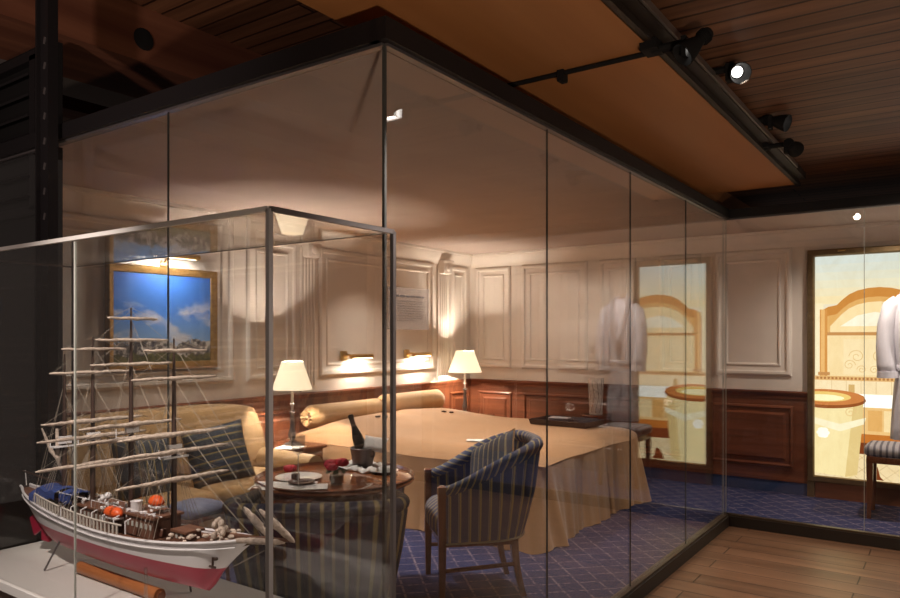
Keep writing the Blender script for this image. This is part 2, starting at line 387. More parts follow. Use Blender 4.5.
# panelled walls
def on_left(a, z, h): return Vector((LX+h, a, z))
def on_back(a, z, h): return Vector((a, BY-h, z))
PAN = [(0, 0), (.004, .018), (.022, .030), (.045, .026), (.055, .010), (.068, .006), (.100, .006), (.106, .016), (.118, .018), (.130, .004)]
n_trim = [0]
def trim(b, mat, **k):
    n_trim[0] += 1; return struct('trim_%d' % n_trim[0], b, mat, **k)
for mp, spans in ((on_left, ((2.35, 3.96), (4.10, 4.68), (4.97, 6.84), (7.17, 7.55))), (on_back, ((-4.95, -4.44), (-4.29, -3.43), (-3.29, -2.86), (-2.60, -2.16), (-2.02, -1.295), (-.2, .6), (.75, 1.6)))):
    for a0, a1 in spans:
        b = MB(); b.panel(mp, a0, a1, 1.215, 2.47, PAN); trim(b, M['cream'], smooth=25)
# pilasters with brackets under the cornice
for a in (4.83, 7.01):
    b = MB()
    b.box((LX+.012, a, 1.76), (.024, .20, 1.36))
    for k in (-.06, -.02, .02, .06): b.tube([(LX+.026, a+k, 1.14), (LX+.026, a+k, 2.34)], .010, 6)
    b.rbox((LX+.05, a, 2.43), (.10, .17, .16), .02, 2); b.rbox((LX+.06, a, 2.50), (.12, .20, .03), .008, 2)
    b.ball((LX+.105, a, 2.42), .04, 10, 6, (.5, 1, 1))
    trim(b, M['cream'])
# cornice
CORN = [(0, -.16), (.018, -.16), (.022, -.14), (.05, -.10), (.085, -.055), (.095, -.03), (.125, -.025), (.13, -.001), (0, -.001)]
b = MB(); rs = []
rs.append([Vector((LX+h, GY+.05, CEIL+z)) for h, z in CORN]); rs.append([Vector((LX+h, BY-h, CEIL+z)) for h, z in CORN]); rs.append([Vector((2.6, BY-h, CEIL+z)) for h, z in CORN])
b.rings(rs); trim(b, M['cream'], smooth=30)
# wainscot
WT = 1.075
def wains(mp, a0, a1, spans, mat, nm):
    b = MB()
    b.panel(mp, a0, a1, .20, WT-.04, [(0, 0), (0, .02)], True)
    for p0, p1 in spans:
        b.panel(mp, p0, p1, .33, .93, [(0, .02), (.004, .034), (.02, .04), (.032, .028), (.036, .022), (.07, .022), (.09, .036)], True)
    q = [mp(a0, WT-.075, 0), mp(a1, WT-.075, 0)]
    prof = [(0, WT-.075), (.03, WT-.075), (.034, WT-.05), (.045, WT-.035), (.05, WT-.012), (.045, WT), (0, WT)]
    b.rings([[mp(a0, z, h) for h, z in prof], [mp(a1, z, h) for h, z in prof]])
    return struct(nm, b, mat, smooth=25)
wains(on_left, GY+.05, BY, ((2.3, 3.95), (4.1, 4.7), (4.95, 6.85), (7.15, 7.55)), M['mahogany'], 'wainscot_left')
wains(on_back, LX, -1.155, ((-4.9, -4.42), (-4.25, -3.3), (-3.2, -2.3), (-2.05, -1.28)), M['mahogany_x'], 'wainscot_back')
wains(on_back, -.33, 2.6, ((-.2, .6), (.75, 1.6)), M['mahogany_x'], 'wainscot_back')
for nm, mp, a0, a1 in (('baseboard_left', on_left, GY+.05, BY), ('baseboard_back', on_back, LX, -1.155), ('baseboard_back', on_back, -.33, 2.6)):
    b = MB(); b.panel(mp, a0, a1, CZ, .195, [(0, 0), (0, .016)]); struct(nm, b, M['bluebase'])
    b = MB(); b.panel(mp, a0, a1, .195, .212, [(0, 0), (.0, .024)]); trim(b, M['mahogany_x'])

# kerbs and head rails of the glass
b = MB()
b.box((GX, (GY+FY)/2, .042), (.07, FY-GY+.07, .084)); b.box(((LX-.6+GX)/2, GY, .042), (GX-LX+.6, .07, .084)); b.box(((GX+2.6)/2, FY, .042), (2.6-GX, .07, .084))
trim(b, M['kerbdark'])
b = MB()
b.box((GX, (GY+FY)/2, .092), (.05, FY-GY+.05, .016)); b.box(((LX+GX)/2, GY, .092), (GX-LX, .05, .016)); b.box(((GX+2.6)/2, FY, .092), (2.6-GX, .05, .016))
trim(b, M['kerb'])
b = MB()
b.box((GX, (GY+FY)/2, 2.642), (.075, FY-GY+.075, .075)); b.box(((LX+GX)/2-.2, GY, 2.642), (GX-LX+.4, .075, .075)); b.box(((GX+2.6)/2, FY, 2.642), (2.6-GX, .075, .075))
trim(b, M['black'])
b = MB()
b.box((GX, (GY+FY)/2, 2.60), (.03, FY-GY, .012)); b.box(((LX+GX)/2, GY, 2.60), (GX-LX, .03, .012)); b.box(((GX+2.6)/2, FY, 2.60), (2.6-GX, .03, .012))
trim(b, M['darksteel'])
# glass panes
n_win = [0]
def pane(p0, p1, jmat):
    n_win[0] += 1
    (x0, y0), (x1, y1) = p0, p1
    L = math.hypot(x1-x0, y1-y0); ang = math.atan2(y1-y0, x1-x0)
    b = MB(); b.box(((x0+x1)/2, (y0+y1)/2, 1.35), (L-.0035, .008, 2.50), rz=ang)
    w = struct('window_%d' % n_win[0], b, M['glass'] if abs(x1-x0) < .01 else M['caseglass'], flat=True)
    if jmat:
        j = MB(); j.box((x1, y1, 1.35), (.0035, .0085, 2.5), rz=ang); struct('glazing_joint', j, jmat, w)
    return w
ys = [GY, 3.09, 4.17, 5.26, 6.29, FY]
for i in range(5): pane((GX, ys[i]), (GX, ys[i+1]), M['joint'] if i < 3 else M['jointlight'])
xs = [GX, -2.846, -3.98, LX]
for i in range(3): pane((xs[i], GY), (xs[i+1], GY), M['joint'] if i < 2 else None)
xs = [GX, -.573, .46, 1.5, 2.55]
for i in range(4): pane((xs[i], FY), (xs[i+1], FY), M['jointlight'])
b = MB(); b.box((GX, GY, 1.35), (.011, .011, 2.5)); trim(b, M['joint'])

# slotted post and louvred panel at the dark left end
p = thing('slotted_post', 'black slotted metal post standing at the far left end of the glass', 'post', (-3.72, 1.80, 0))
b = MB(); b.box((0, 0, 1.70), (.085, .05, 3.40)); b.box((-.036, -.03, 1.70), (.012, .03, 3.40)); b.build('upright', M['black'], p)
for k in range(8):
    b = MB(); b.box((.012, -.0265, 2.20+k*.125), (.014, .004, .034), ry=.35); b.build('slot_glint', M['darksteel'], p)  # slots as paler metal boxes, the glint in them put into the colour
p = thing('louvred_panel', 'black louvred panel high on the dark partition, left of the post', 'panel', (-4.60, 1.92, 2.29))
b = MB(); 
for x in (-.50, .50): b.box((x, 0, .42), (.06, .05, .84))
for z in (0.0, .84): b.box((0, 0, z), (1.06, .05, .05))
b.build('frame', M['black'], p)
for k in range(7):
    b = MB(); b.box((0, -.01, .085+k*.112), (.94, .05, .012), rx=.6); b.build('slat', M['black'], p)

# ------------------------------------------------------------------ track and spotlights
b = MB(); b.box((-.985, 2.7, 2.86), (.06, 7.0, .05)); b.box((-1.02, 2.7, 2.815), (.03, 7.2, .03)); trim(b, M['kerbdark'])
b = MB(); b.box((-.95, 3.3, 2.86), (.012, 5.0, .03)); trim(b, pbr('aluminium_track', (.3, .26, .23), .4, metal=.8))
def spotlight(loc, aim, label, lit):
    t = thing('track_spotlight', label, 'spotlight', loc, 0, 'spotlights on the ceiling track')
    L = Vector(loc); d = (Vector(aim)-L).normalized(); SC = .78
    q = d.to_track_quat('-Z', 'Y').to_matrix()*SC
    b = MB(); b.tube([(-.17, 0, .02), (-.03, 0, .02)], .016, 8); b.box((-.17, 0, .03), (.07, .10, .04)); b.box((-.035, 0, 0), (.02, .05, .08)); b.build('arm', M['blackmatte'], t)
    b = MB()
    b.lathe([(.001, .11), (.03, .11), (.034, .10), (.03, .085), (.036, .08), (.036, .05), (.03, .048), (.032, .03), (.05, -.02), (.062, -.07), (.064, -.085), (.060, -.085), (.040, -.018), (.001, -.008)], (0, 0, 0), 20, M3=q)
    for k in range(3): b.lathe([(.042, .06+k*.012), (.042, .064+k*.012)], (0, 0, 0), 16, M3=q)
    b.build('housing', M['blackmatte'], t)
    b = MB(); b.lathe([(.001, -.012), (.020, -.014), (.036, -.016), (.001, -.02)], (0, 0, 0), 20, M3=q); b.build('lens', M['spotlens'] if lit else M['lensdim'], t)
    return t
SP = [((-.85, 2.90, 2.76), (-1.55, 2.2, 1.9), 'black spotlight nearest the viewer on the ceiling track, facing down', True),
      ((-.85, 3.58, 2.86), (-.30, 2.7, 2.35), 'black spotlight second along the ceiling track, its white lens turned towards the viewer', True),
      ((-.86, 4.58, 2.87), (.6, 4.3, 2.3), 'black spotlight third along the ceiling track, turned away to the right', True),
      ((-.84, 4.95, 2.80), (-.4, 7.6, 2.5), 'small black spotlight farthest along the ceiling track', False)]
for a in SP: spotlight(*a)

# ------------------------------------------------------------------ painting on the left wall
pt = thing('painting', 'gold framed painting of blue sky over a harbour town, above the sofa', 'painting', (LX+.012, 3.30, 1.745))
b = MB(); b.panel(lambda a, z, h: Vector((h, a, z)), -.475, .475, -.395, .395, [(0, 0), (0, .03), (.012, .045), (.03, .04), (.045, .025), (.055, .022), (.06, .012)], False)
b.build('frame', pbr('gilt', (.45, .26, .09), .35, metal=.7, noise=.2, nscale=30), pt, smooth=30)
b = MB(); b.panel(lambda a, z, h: Vector((h, a, z)), -.42, .42, -.34, .34, [(0, .004), (0, .014)]); b.build('canvas', M['painting'], pt)
pl = thing('picture_lamp', 'slim brass picture lamp above the gold framed painting', 'lamp', (LX+.012, 3.30, 2.17))
b = MB(); b.tube([(0, 0, 0), (.06, 0, .05), (.14, 0, .06)], .008, 8); b.rbox((.004, 0, -.01), (.016, .06, .05), .006, 2); b.build('arm', M['brass'], pl)
b = MB(); b.tube([(.15, -.21, .055), (.15, .21, .055)], .022, 12); b.build('lamp_shade', M['brass'], pl)
b = MB(); b.box((.15, 0, .032), (.014, .36, .004)); b.build('bulb', M['bulb'], pl)

# reading lights over the bed
def reading(y, label):
    t = thing('wall_lamp', label, 'lamp', (LX+.02, y, 1.41), 0, 'brass reading lamps over the bed')
    b = MB(); b.rbox((.012, 0, 0), (.024, .09, .10), .01, 2); b.tube([(.02, 0, 0), (.08, 0, .01), (.09, .05, .0)], .012, 8); b.build('backplate', M['brass'], t)
    b = MB(); b.tube([(.09, .02, -.005), (.09, .34, -.005)], .022, 12); b.build('lamp_shade', M['brass'], t)
    b = MB(); b.rbox((.092, .19, -.026), (.03, .27, .012), .005, 2); b.build('bulb', M['bulb'], t)
reading(5.29, 'brass reading lamp on the wall over the nearer bolster')
reading(6.30, 'brass reading lamp on the wall over the farther bolster')

# ------------------------------------------------------------------ table lamps and nightstands
def table_lamp(loc, label, sc=1.0, shr=.175):
    t = thing('table_lamp', label, 'lamp', loc, 0, 'lit table lamps beside the bed')
    b = MB(); b.lathe([(.075, 0), (.078, .012), (.06, .022), (.03, .03), (.018, .05), (.03, .075), (.034, .10), (.022, .14), (.016, .26*sc), (.022, .27*sc), (.026, .285*sc), (.014, .30*sc)], seg=20); b.build('base', M['darksteel'], t)
    b = MB(); b.lathe([(.010, .30*sc), (.012, .34*sc), (.022, .35*sc), (.012, .36*sc), (.012, .46*sc), (.02, .47*sc), (.008, .48*sc), (.006, .66*sc)], seg=14); b.build('candle_sleeve', M['porcelain'], t)
    z0, z1 = .475*sc, .715*sc
    b = MB()
    seg = 36; rows = [(shr, z0), (shr*.98, z0+.012), (shr*.55, z1-.012), (shr*.53, z1)]
    inner = [(r-.003, z) for r, z in reversed(rows)]
    b.lathe(rows+inner+[rows[0]], seg=seg, cap=False); b.build('lamp_shade', M['shade'], t)
    b = MB(); b.ball((0, 0, (z0+z1)/2), .028, 12, 8); b.build('bulb', M['bulb'], t)
    return t
def nightstand(loc, d, label):
    t = thing('nightstand', label, 'nightstand', loc, 0, 'wooden nightstands')
    X, Y, Z = d
    b = MB(); b.rbox((0, 0, Z-.015), (X, Y, .03), .01, 2); b.build('top', M['furn'], t)
    b = MB(); b.box((-.01, 0, (Z-.03)/2), (X-.05, Y-.04, Z-.03)); b.build('body', M['furn'], t)
    dr = MB(); dr.rbox((X/2-.03, 0, Z-.13), (.02, Y-.08, .14), .006, 2); d_ = dr.build('drawer', M['furn'], t)
    k = MB(); k.ball((X/2-.012, 0, Z-.13), .012); k.build('knob', M['brass'], d_)
    dr = MB(); dr.rbox((X/2-.03, 0, Z-.36), (.02, Y-.08, .28), .006, 2); dr.build('door', M['furn'], t)
nightstand((-4.70, 4.275, CZ), (.56, .38, .60), 'dark wooden nightstand between the sofa arm and the bed')
nightstand((-4.75, 7.12, CZ), (.48, .50, .60), 'dark wooden nightstand in the far corner behind the bed')
table_lamp((-4.60, 4.23, .68), 'lit cream-shaded table lamp between the sofa and the bed', 1.0, .168)
table_lamp((-4.75, 7.08, .68), 'lit cream-shaded table lamp in the far corner behind the bed', 1.06, .20)
b = MB(); b.rbox((-4.52, 4.13, .684), (.2, .2, .006), .002, 1, rz=.3); tag(b.build('doily', M['white']), 'small white cloth lying on the nightstand under the nearer lamp', 'cloth')

# ------------------------------------------------------------------ bed
BX0, BX1, B0, B1 = -4.98, -2.44, 4.52, 6.66
bed = thing('bed', 'wide bed under a golden tan spread with a pleated skirt', 'bed', ((BX0+BX1)/2, (B0+B1)/2, CZ))
bo = bed.location
def bed_z(x, y):
    u = (x-BX0)/(BX1-BX0); v = (y-B0)/(B1-B0)
    z = .735 + .045*math.sin(PI*min(1, max(0, v)))**.6*(1-.5*u)
    z += .085*math.exp(-((u-.14)/.13)**2)*(math.sin(PI*min(1, max(0, v)))**.35)*(1-.35*math.exp(-((v-.5)/.06)**2))
    z += .03*(1-u)
    e = min(u*3, (1-u)*(BX1-BX0)/.20, v*(B1-B0)/.20, (1-v)*(B1-B0)/.20)
    if e < 1: z -= .085*(1-max(0, e))**2.2
    z += .006*math.sin(x*7+y*3)*math.sin(y*5-x*2)
    return z
NX, NY = 60, 50
b = MB(); G = {}
for i in range(NX+1):
    for j in range(NY+1):
        x = BX0+(BX1-BX0)*i/NX; y = B0+(B1-B0)*j/NY
        # round the two foot corners in plan
        rc = .16
        if x > BX1-rc:
            for cy, sg in ((B0+rc, -1), (B1-rc, 1)):
                if (y-cy)*sg > 0:
                    dx, dy = x-(BX1-rc), abs(y-cy); m_ = max(dx, dy); h_ = math.hypot(dx, dy)
                    if h_ > 0: x = BX1-rc+dx*m_/h_; y = cy+sg*dy*m_/h_
        G[i, j] = b.v((x, y, bed_z(x, y)))
for i in range(NX):
    for j in range(NY): b.f([G[i, j], G[i+1, j], G[i+1, j+1], G[i, j+1]])
edge = [(i, 0) for i in range(NX+1)] + [(NX, j) for j in range(1, NY+1)] + [(i, NY) for i in range(NX-1, -1, -1)]
path = [G[e].co.copy() for e in edge]
b.build('bedspread', M['bed'], bed, off=bo, smooth=180)
# welt round the top edge
b = MB(); b.tube([p_+Vector((0, 0, -.006)) for p_ in path], .006, 6); b.build('piping', M['bed'], bed, off=bo)
# pleated skirt
fine = []
for a, c in zip(path, path[1:]):
    for k in range(4): fine.append(a.lerp(c, k/4))
fine.append(path[-1])
acc = 0; rows_n = 12; prev = None; cols = []
ce = Vector(((BX0+BX1)/2-.3, (B0+B1)/2, 0))
for i, p_ in enumerate(fine):
    if i: acc += (fine[i]-fine[i-1]).length
    t = (fine[min(i+3, len(fine)-1)]-fine[max(i-3, 0)]); t.z = 0; t.normalize()
    nrm = Vector((t.y, -t.x, 0))
    near_c = min((p_.xy-Vector((BX1, B0))).length, (p_.xy-Vector((BX1, B1))).length)
    cflare = math.exp(-(near_c/.28)**2)
    foot = 1 if p_.x > BX1-.1 else .7
    col_ = []
    for k in range(rows_n+1):
        f_ = k/rows_n
        w = (.6*math.sin(acc*23+math.sin(acc*5)*1.8)+.25*math.sin(acc*51+1)+.6*math.sin(acc*9+f_*1.2))*(1.5 if foot == 1 else 1)
        off_ = (.004 + .050*f_*foot + .10*cflare*f_**1.4) + w*(.030*f_**.7)*(.6+.8*cflare)
        z = (p_.z-.01)*(1-f_) + (CZ+.006+.004*math.sin(acc*17))*f_
        col_.append(Vector((p_.x, p_.y, z)) + nrm*off_)
    cols.append(col_)
b = MB(); b.rings(cols, closed=False); sk = b.build('bed_skirt', M['bed'], bed, off=bo, smooth=180)
def bolster(y0, y1, x, z, r, label, tilt=0):
    t = thing('bolster', label, 'bolster', (x, (y0+y1)/2, z), 0, 'bolsters on the bed')
    n = 20; L = y1-y0; pts = []; rr = []
    b = MB()
    rs = []
    for i in range(n+1):
        f_ = i/n; y = -L/2+L*f_
        e = min(f_, 1-f_)*L
        k = r*(1-.25*max(0, 1-e/.05)**2)
        rs.append([Vector((math.cos(q)*k*(1+.012*math.sin(6*q+i)), y, math.sin(q)*k)) for q in (2*PI*j/24 for j in range(24))])
    b.rings(rs, cap=True); b.build('cover', M['bolster'], t)
    for sg in (-1, 1):
        b = MB(); rs = []
        for k, (rad, o) in enumerate(((r*.76, 0), (r*.62, .022), (r*.35, .018), (r*.10, .002), (r*.04, .006))):
            rs.append([Vector((math.cos(q)*rad, sg*(L/2+o+(.008*math.cos(12*q) if k in (1, 2) else 0)), math.sin(q)*rad)) for q in (2*PI*j/48 for j in range(48))])
        b.rings(rs); b.build('gathered_end', M['bolster'], t)
        b = MB(); b.ball((0, sg*(L/2+.012), 0), .018, 10, 6, (1, .6, 1)); b.build('button', M['bolster'], t)
bolster(4.60, 5.58, -4.80, .865, .115, 'golden tan bolster at the bed head nearer the sofa')
bolster(5.62, 6.62, -4.80, .895, .115, 'golden tan bolster at the bed head farther from the sofa')
# small things on the bed
def bedz(x, y): return bed_z(x, y)
for k, (x, y, lab) in enumerate(((-4.32, 6.05, 'dark wrapped sweet on the far pillow swell, the left of the pair'), (-4.26, 6.10, 'dark wrapped sweet on the far pillow swell, the right of the pair'), (-4.45, 5.16, 'dark wrapped sweet by the nearer bolster, the left of the pair'), (-4.40, 5.22, 'dark wrapped sweet by the nearer bolster, the right of the pair'))):
    b = MB(); b.rbox((x, y, bedz(x, y)+.008), (.045, .035, .018), .006, 2, rz=k*.7); tag(b.build('wrapped_sweet', M['choc']), lab, 'sweet', 'wrapped sweets on the bed')
b = MB(); x, y = -3.14, 4.84; b.rbox((x, y, bedz(x, y)+.008), (.15, .10, .004), .001, 1, rz=.5); tag(b.build('card', M['paper']), 'small white card lying on the bed behind the striped armchair', 'card')
x, y = -3.02, 6.24
tr = thing('tray', 'black tray lying on the far foot end of the bed', 'tray', (x, y, bedz(x, y)+.012), -.05)
b = MB(); b.rbox((0, 0, 0), (.58, .38, .012), .005, 2); b.build('base', M['blueblack'], tr)
b = MB(); b.panel(lambda a, z, h: Vector((a, z, h)), -.29, .29, -.19, .19, [(0, 0), (-.012, .045), (.0, .048), (.012, .004)], False); b.build('rim', M['blueblack'], tr)
b = MB(); b.rbox((x-.10, y+.03, bedz(x, y)+.032), (.24, .17, .026), .005, 2, rz=.2); tag(b.build('folder', M['blueblack']), 'black leather folder lying in the tray on the bed', 'folder')
b = MB(); b.rbox((x-.10, y+.05, bedz(x, y)+.056), (.20, .12, .016), .007, 2, rz=.1); tag(b.build('napkin', pbr('grey_cloth', (.30, .27, .28), .8)), 'folded grey napkin on the black folder in the tray', 'napkin')

# patterned glass vase on a stand behind the bed
st = thing('vase_stand', 'dark wooden stand behind the bed against the back wall', 'stand', (-3.24, 7.42, CZ))
b = MB(); b.lathe([(.001, .64), (.15, .64), (.16, .655), (.15, .67), (.001, .67)], seg=24); b.build('top', M['furn'], st)
b = MB(); b.lathe([(.14, 0), (.12, .03), (.03, .08), (.025, .5), (.04, .64)], seg=16); b.build('pedestal', M['furn'], st)
v = thing('vase', 'tall pale patterned glass vase on the stand behind the bed', 'vase', (-3.24, 7.42, .75))
b = MB(); b.lathe([(.07, 0), (.075, .01), (.075, .18), (.08, .30), (.088, .40), (.080, .40), (.07, .30), (.066, .03), (.001, .02)], seg=20); b.build('body', M['porcelain'], v)
b = MB()
for k in range(10):
    q = 2*PI*k/10; b.tube([(.078*math.cos(q), .078*math.sin(q), .02), (.078*math.cos(q+.5), .078*math.sin(q+.5), .2), (.086*math.cos(q+.2), .086*math.sin(q+.2), .38)], .003, 6)
b.build('cut_pattern', M['silver'], v)

# ------------------------------------------------------------------ sofa
so = thing('sofa', 'golden velvet sofa against the left wall under the painting', 'sofa', (-4.52, 3.10, CZ))
SW = 1.86
b = MB(); b.rbox((.02, 0, .22), (.88, SW-.05, .26), .04, 3); b.build('base', M['sofa'], so)
b = MB(); rs = []
n = 16
for i in range(n+1):
    y = -SW/2+.04 + (SW-.08)*i/n
    u = abs(2*i/n-1); h = .99 - .05*u**4
    prof = [(-.44, .15), (-.45, .6), (-.43, h-.05), (-.37, h), (-.29, h-.015), (-.235, h-.08), (-.17, .75), (-.12, .55), (-.10, .30), (-.2, .15)]
    rs.append([Vector((px_+.015*math.sin(PI*(i/n*2 % 1))*(1 if k > 3 else 0), y, pz)) for k, (px_, pz) in enumerate(prof)])
b.rings(rs); b.build('backrest', M['sofa'], so, smooth=60)
for sg in (-1, 1):
    b = MB(); rs = []
    for i in range(11):
        x = -.38+.84*i/10; h = .60-.02*i/10
        w = .085
        prof = [(-w, .12), (-w, h-.12), (-w-.02, h-.05), (-w*.6, h+.01), (0, h+.025), (w*.6, h+.01), (w+.02, h-.05), (w, h-.12), (w, .12)]
        k = 1 if i < 10 else .9
        rs.append([Vector((x, sg*(SW/2-.06)+py*k, pz)) for py, pz in prof])
    b.rings(rs); b.build('armrest', M['sofa'], so, smooth=60)
for sg in (-1, 1):
    b = MB(); b.rbox((.12, sg*.40, .40), (.66, .79, .15), .05, 3, puff=.03); b.build('seat_cushion', M['sofa'], so, smooth=60)
for sx in (-.36, .38):
    for sg in (-1, 1):
        b = MB(); b.box((sx, sg*.82, .05), (.06, .06, .10), taper=.7); b.build('leg', M['furn'], so)
def throw(name, loc, R, a, t, mat, label, cat='cushion', group=None, suaxis=0):
    th = thing(name, label, cat, loc, 0, group)
    b = MB(); b.pillow(R, (0, 0, 0), a, a, t, suaxis=suaxis); b.build('cover', mat, th, smooth=180)
    e = MB(); n = 14; pts = []
    for k in range(4):
        for i in range(n):
            u = -1+2*i/n
            p_ = [(u, -1), (1, u), (-u, 1), (-1, -u)][k]
            pin = 1-.07*(1-p_[1]**2); piv = 1-.07*(1-p_[0]**2)
            pts.append(R @ Vector((p_[0]*a/2*pin, p_[1]*a/2*piv, 0)))
    pts.append(pts[0]); e.tube(pts, .006, 6); e.build('piping', M['foil'] if False else M['sofa'], th)
    return th
def lean(rz, tilt, roll=0):
    # local z (thickness) -> faces +X, tilted back; local y -> up
    return Matrix.Rotation(rz, 3, 'Z') @ Matrix.Rotation(-tilt, 3, 'Y') @ Matrix(((0, 0, 1), (1, 0, 0), (0, 1, 0))) @ Matrix.Rotation(roll, 3, 'Z')
throw('throw_cushion', (-4.36, 3.30, .74), lean(-.3, .32, .14), .47, .16, M['stripecush'], 'dark striped cushion leaning on the sofa back, nearer the sofa arm', group='striped cushions on the sofa', suaxis=1)
throw('throw_cushion', (-4.36, 2.72, .73), lean(.1, .30, -.06), .46, .16, M['stripecush'], 'dark striped cushion leaning on the sofa back, behind the ship masts', group='striped cushions on the sofa', suaxis=0)

# ------------------------------------------------------------------ tub armchairs
def tub_chair(name, label, loc, face, W=.56, D=.54, hb=.95, ha=.65, mat=None, group=None, zb=.345, sq=.8, rk=1.0, rr=.040):
    """local +Y is the front"""
    t = thing(name, label, 'armchair', loc, math.atan2(face[1], face[0])-PI/2, group)
    hw = W/2; N = 48; path = []
    ys_f, ys_b = D*.42, -D*.05
    for i in range(13): path.append((hw, ys_f+(ys_b-ys_f)*i/12))
    for i in range(1, 24):
        q = PI*i/24; ce_, si = math.cos(q), math.sin(q)
        path.append((hw*math.copysign(abs(ce_)**sq, ce_), ys_b-(D*.50)*si**sq))
    for i in range(13): path.append((-hw, ys_b+(ys_f-ys_b)*i/12))
    n = len(path); s_ = [0]
    for i in range(1, n): s_.append(s_[-1]+math.dist(path[i], path[i-1]))
    tot = s_[-1]; th = .055
    shell, sus, rollp, rsu, innerr = [], [], [], [], []
    trimp = []
    for i, (x, y) in enumerate(path):
        a = s_[i]/tot; w = 1-abs(2*a-1)
        k = min(1, max(0, (w-.02)/.74)); k = .55*k+.45*k*k*(3-2*k)
        h = ha+(hb-ha)*k
        x0, y0 = path[max(0, i-1)]; x1, y1 = path[min(n-1, i+1)]
        tx, ty = x1-x0, y1-y0; l = math.hypot(tx, ty); nx, ny = ty/l, -tx/l
        if nx*x+ny*(y-.05) < 0: nx, ny = -nx, -ny
        def P(o, z):
            ln = .075*k*max(0, (z-zb)/(hb-zb))
            taper_in = -.035*max(0, 1-(z-zb)/.3)*(.3+.7*k)
            return Vector((x+nx*(o+ln+taper_in), y+ny*(o+ln+taper_in), z))
        shell.append([P(th/2, zb), P(th/2+.004, zb+.1), P(th/2+.004, (zb+h)/2), P(th/2, h-.05), P(th/2-.01, h-.02), P(-th/2+.01, h-.02), P(-th/2, h-.05), P(-th/2-.006, (zb+h)/2), P(-th/2, zb+.05)])
        sus.append([s_[i]]*9)
        rollp.append(P(0, h-.012)); rsu.append([s_[i]+rk*(s_[i]*.35+.05*math.sin(2*PI*j/12)) for j in range(12)])
        trimp.append(P(th/2+.004, zb+.004))
    b = MB(); b.rings(shell, sus=sus); b.build('backrest', mat, t, smooth=70)
    b = MB(); b.tube(rollp, [rr*min(1, .8+.02*min(i, n-1-i)) for i in range(n)], 12, sus=rsu); b.build('top_roll', mat, t, smooth=80)
    b = MB(); b.tube(trimp, .006, 6); b.build('nail_trim', pbr('nailheads', (.42, .38, .27), .4, metal=.4), t)
    # seat
    b = MB(); b.rbox((0, .03, zb+.09), (W-.06, D*.86, .17), .055, 4, puff=.035, sux=0); b.build('seat', mat, t, smooth=70)
    # legs: the front pair run up to carry the arms
    for sg in (-1, 1):
        b = MB(); x = sg*(hw+.002); y = ys_f+.018
        rs = []
        for z, q in ((0, .030), (.15, .036), (zb, .044), (ha-.05, .044), (ha-.005, .052), (ha+.015, .046), (ha+.024, .022)):
            rs.append([Vector((x+dx*q/2, y+dy*q/2, z)) for dx, dy in ((-1, -1), (1, -1), (1, 1), (-1, 1))])
        b.rings(rs); b.build('leg', M['furn'], t)
    for sg in (-1, 1):
        b = MB(); rs = []
        for f_ in range(7):
            z = zb+.03-(zb+.03)*f_/6; o = .06*(f_/6)**2
            q = .045-.014*f_/6
            rs.append([Vector((sg*(hw*.72)+dx*q/2, -D*.36-o+dy*q/2, z)) for dx, dy in ((-1, -1), (1, -1), (1, 1), (-1, 1))])
        b.rings(rs); b.build('leg', M['furn'], t)
        b = MB(); b.tube([(sg*hw, ys_f+.018, .19), (sg*hw*.74, -D*.36-.02, .19)], .013, 8); b.build('stretcher', M['furn'], t)
    b = MB(); b.box((0, .03, zb-.012), (W-.05, D*.8, .03)); b.build('seat_frame', M['furn'], t)
    return t
CH = (-2.40, 3.68, CZ)
tub_chair('tub_armchair', 'navy and gold striped tub armchair standing beside the bed', CH, (-.71, -.71), .55, .54, .895, .655, M['stripe'])
zax = Vector((-.30, -.80, .52)).normalized(); xax = Vector((0, 0, 1)).cross(zax).normalized(); yax = zax.cross(xax)
Rp = Matrix((xax, yax, zax)).transposed() @ Matrix.Rotation(.55, 3, 'Z')
throw('throw_cushion', (CH[0]+.05, CH[1]+.12, CZ+.73), Rp, .37, .13, M['stripefine'], 'finely striped cushion leaning inside the tub armchair by the bed')
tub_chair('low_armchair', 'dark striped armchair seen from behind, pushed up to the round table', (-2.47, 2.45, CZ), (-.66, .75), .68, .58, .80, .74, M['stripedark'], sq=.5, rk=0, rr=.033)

# blue footstool by the sofa
fs = thing('footstool', 'small blue padded stool before the sofa, half hidden by the ship rigging', 'stool', (-3.52, 2.50, CZ), .15)
b = MB(); b.rbox((0, 0, .55), (.23, .27, .06), .03, 3, puff=.02); b.build('seat', M['bluecloth'], fs, smooth=70)
b = MB(); b.rbox((0, 0, .51), (.24, .28, .025), .01, 2); b.build('frame', M['furn'], fs)
for sx in (-.13, .13):
    for sy in (-.15, .15):
        b = MB(); b.tube([(sx*.75, sy*.75, .51), (sx, sy, 0)], [.014, .010], 8); b.build('leg', M['furn'], fs)

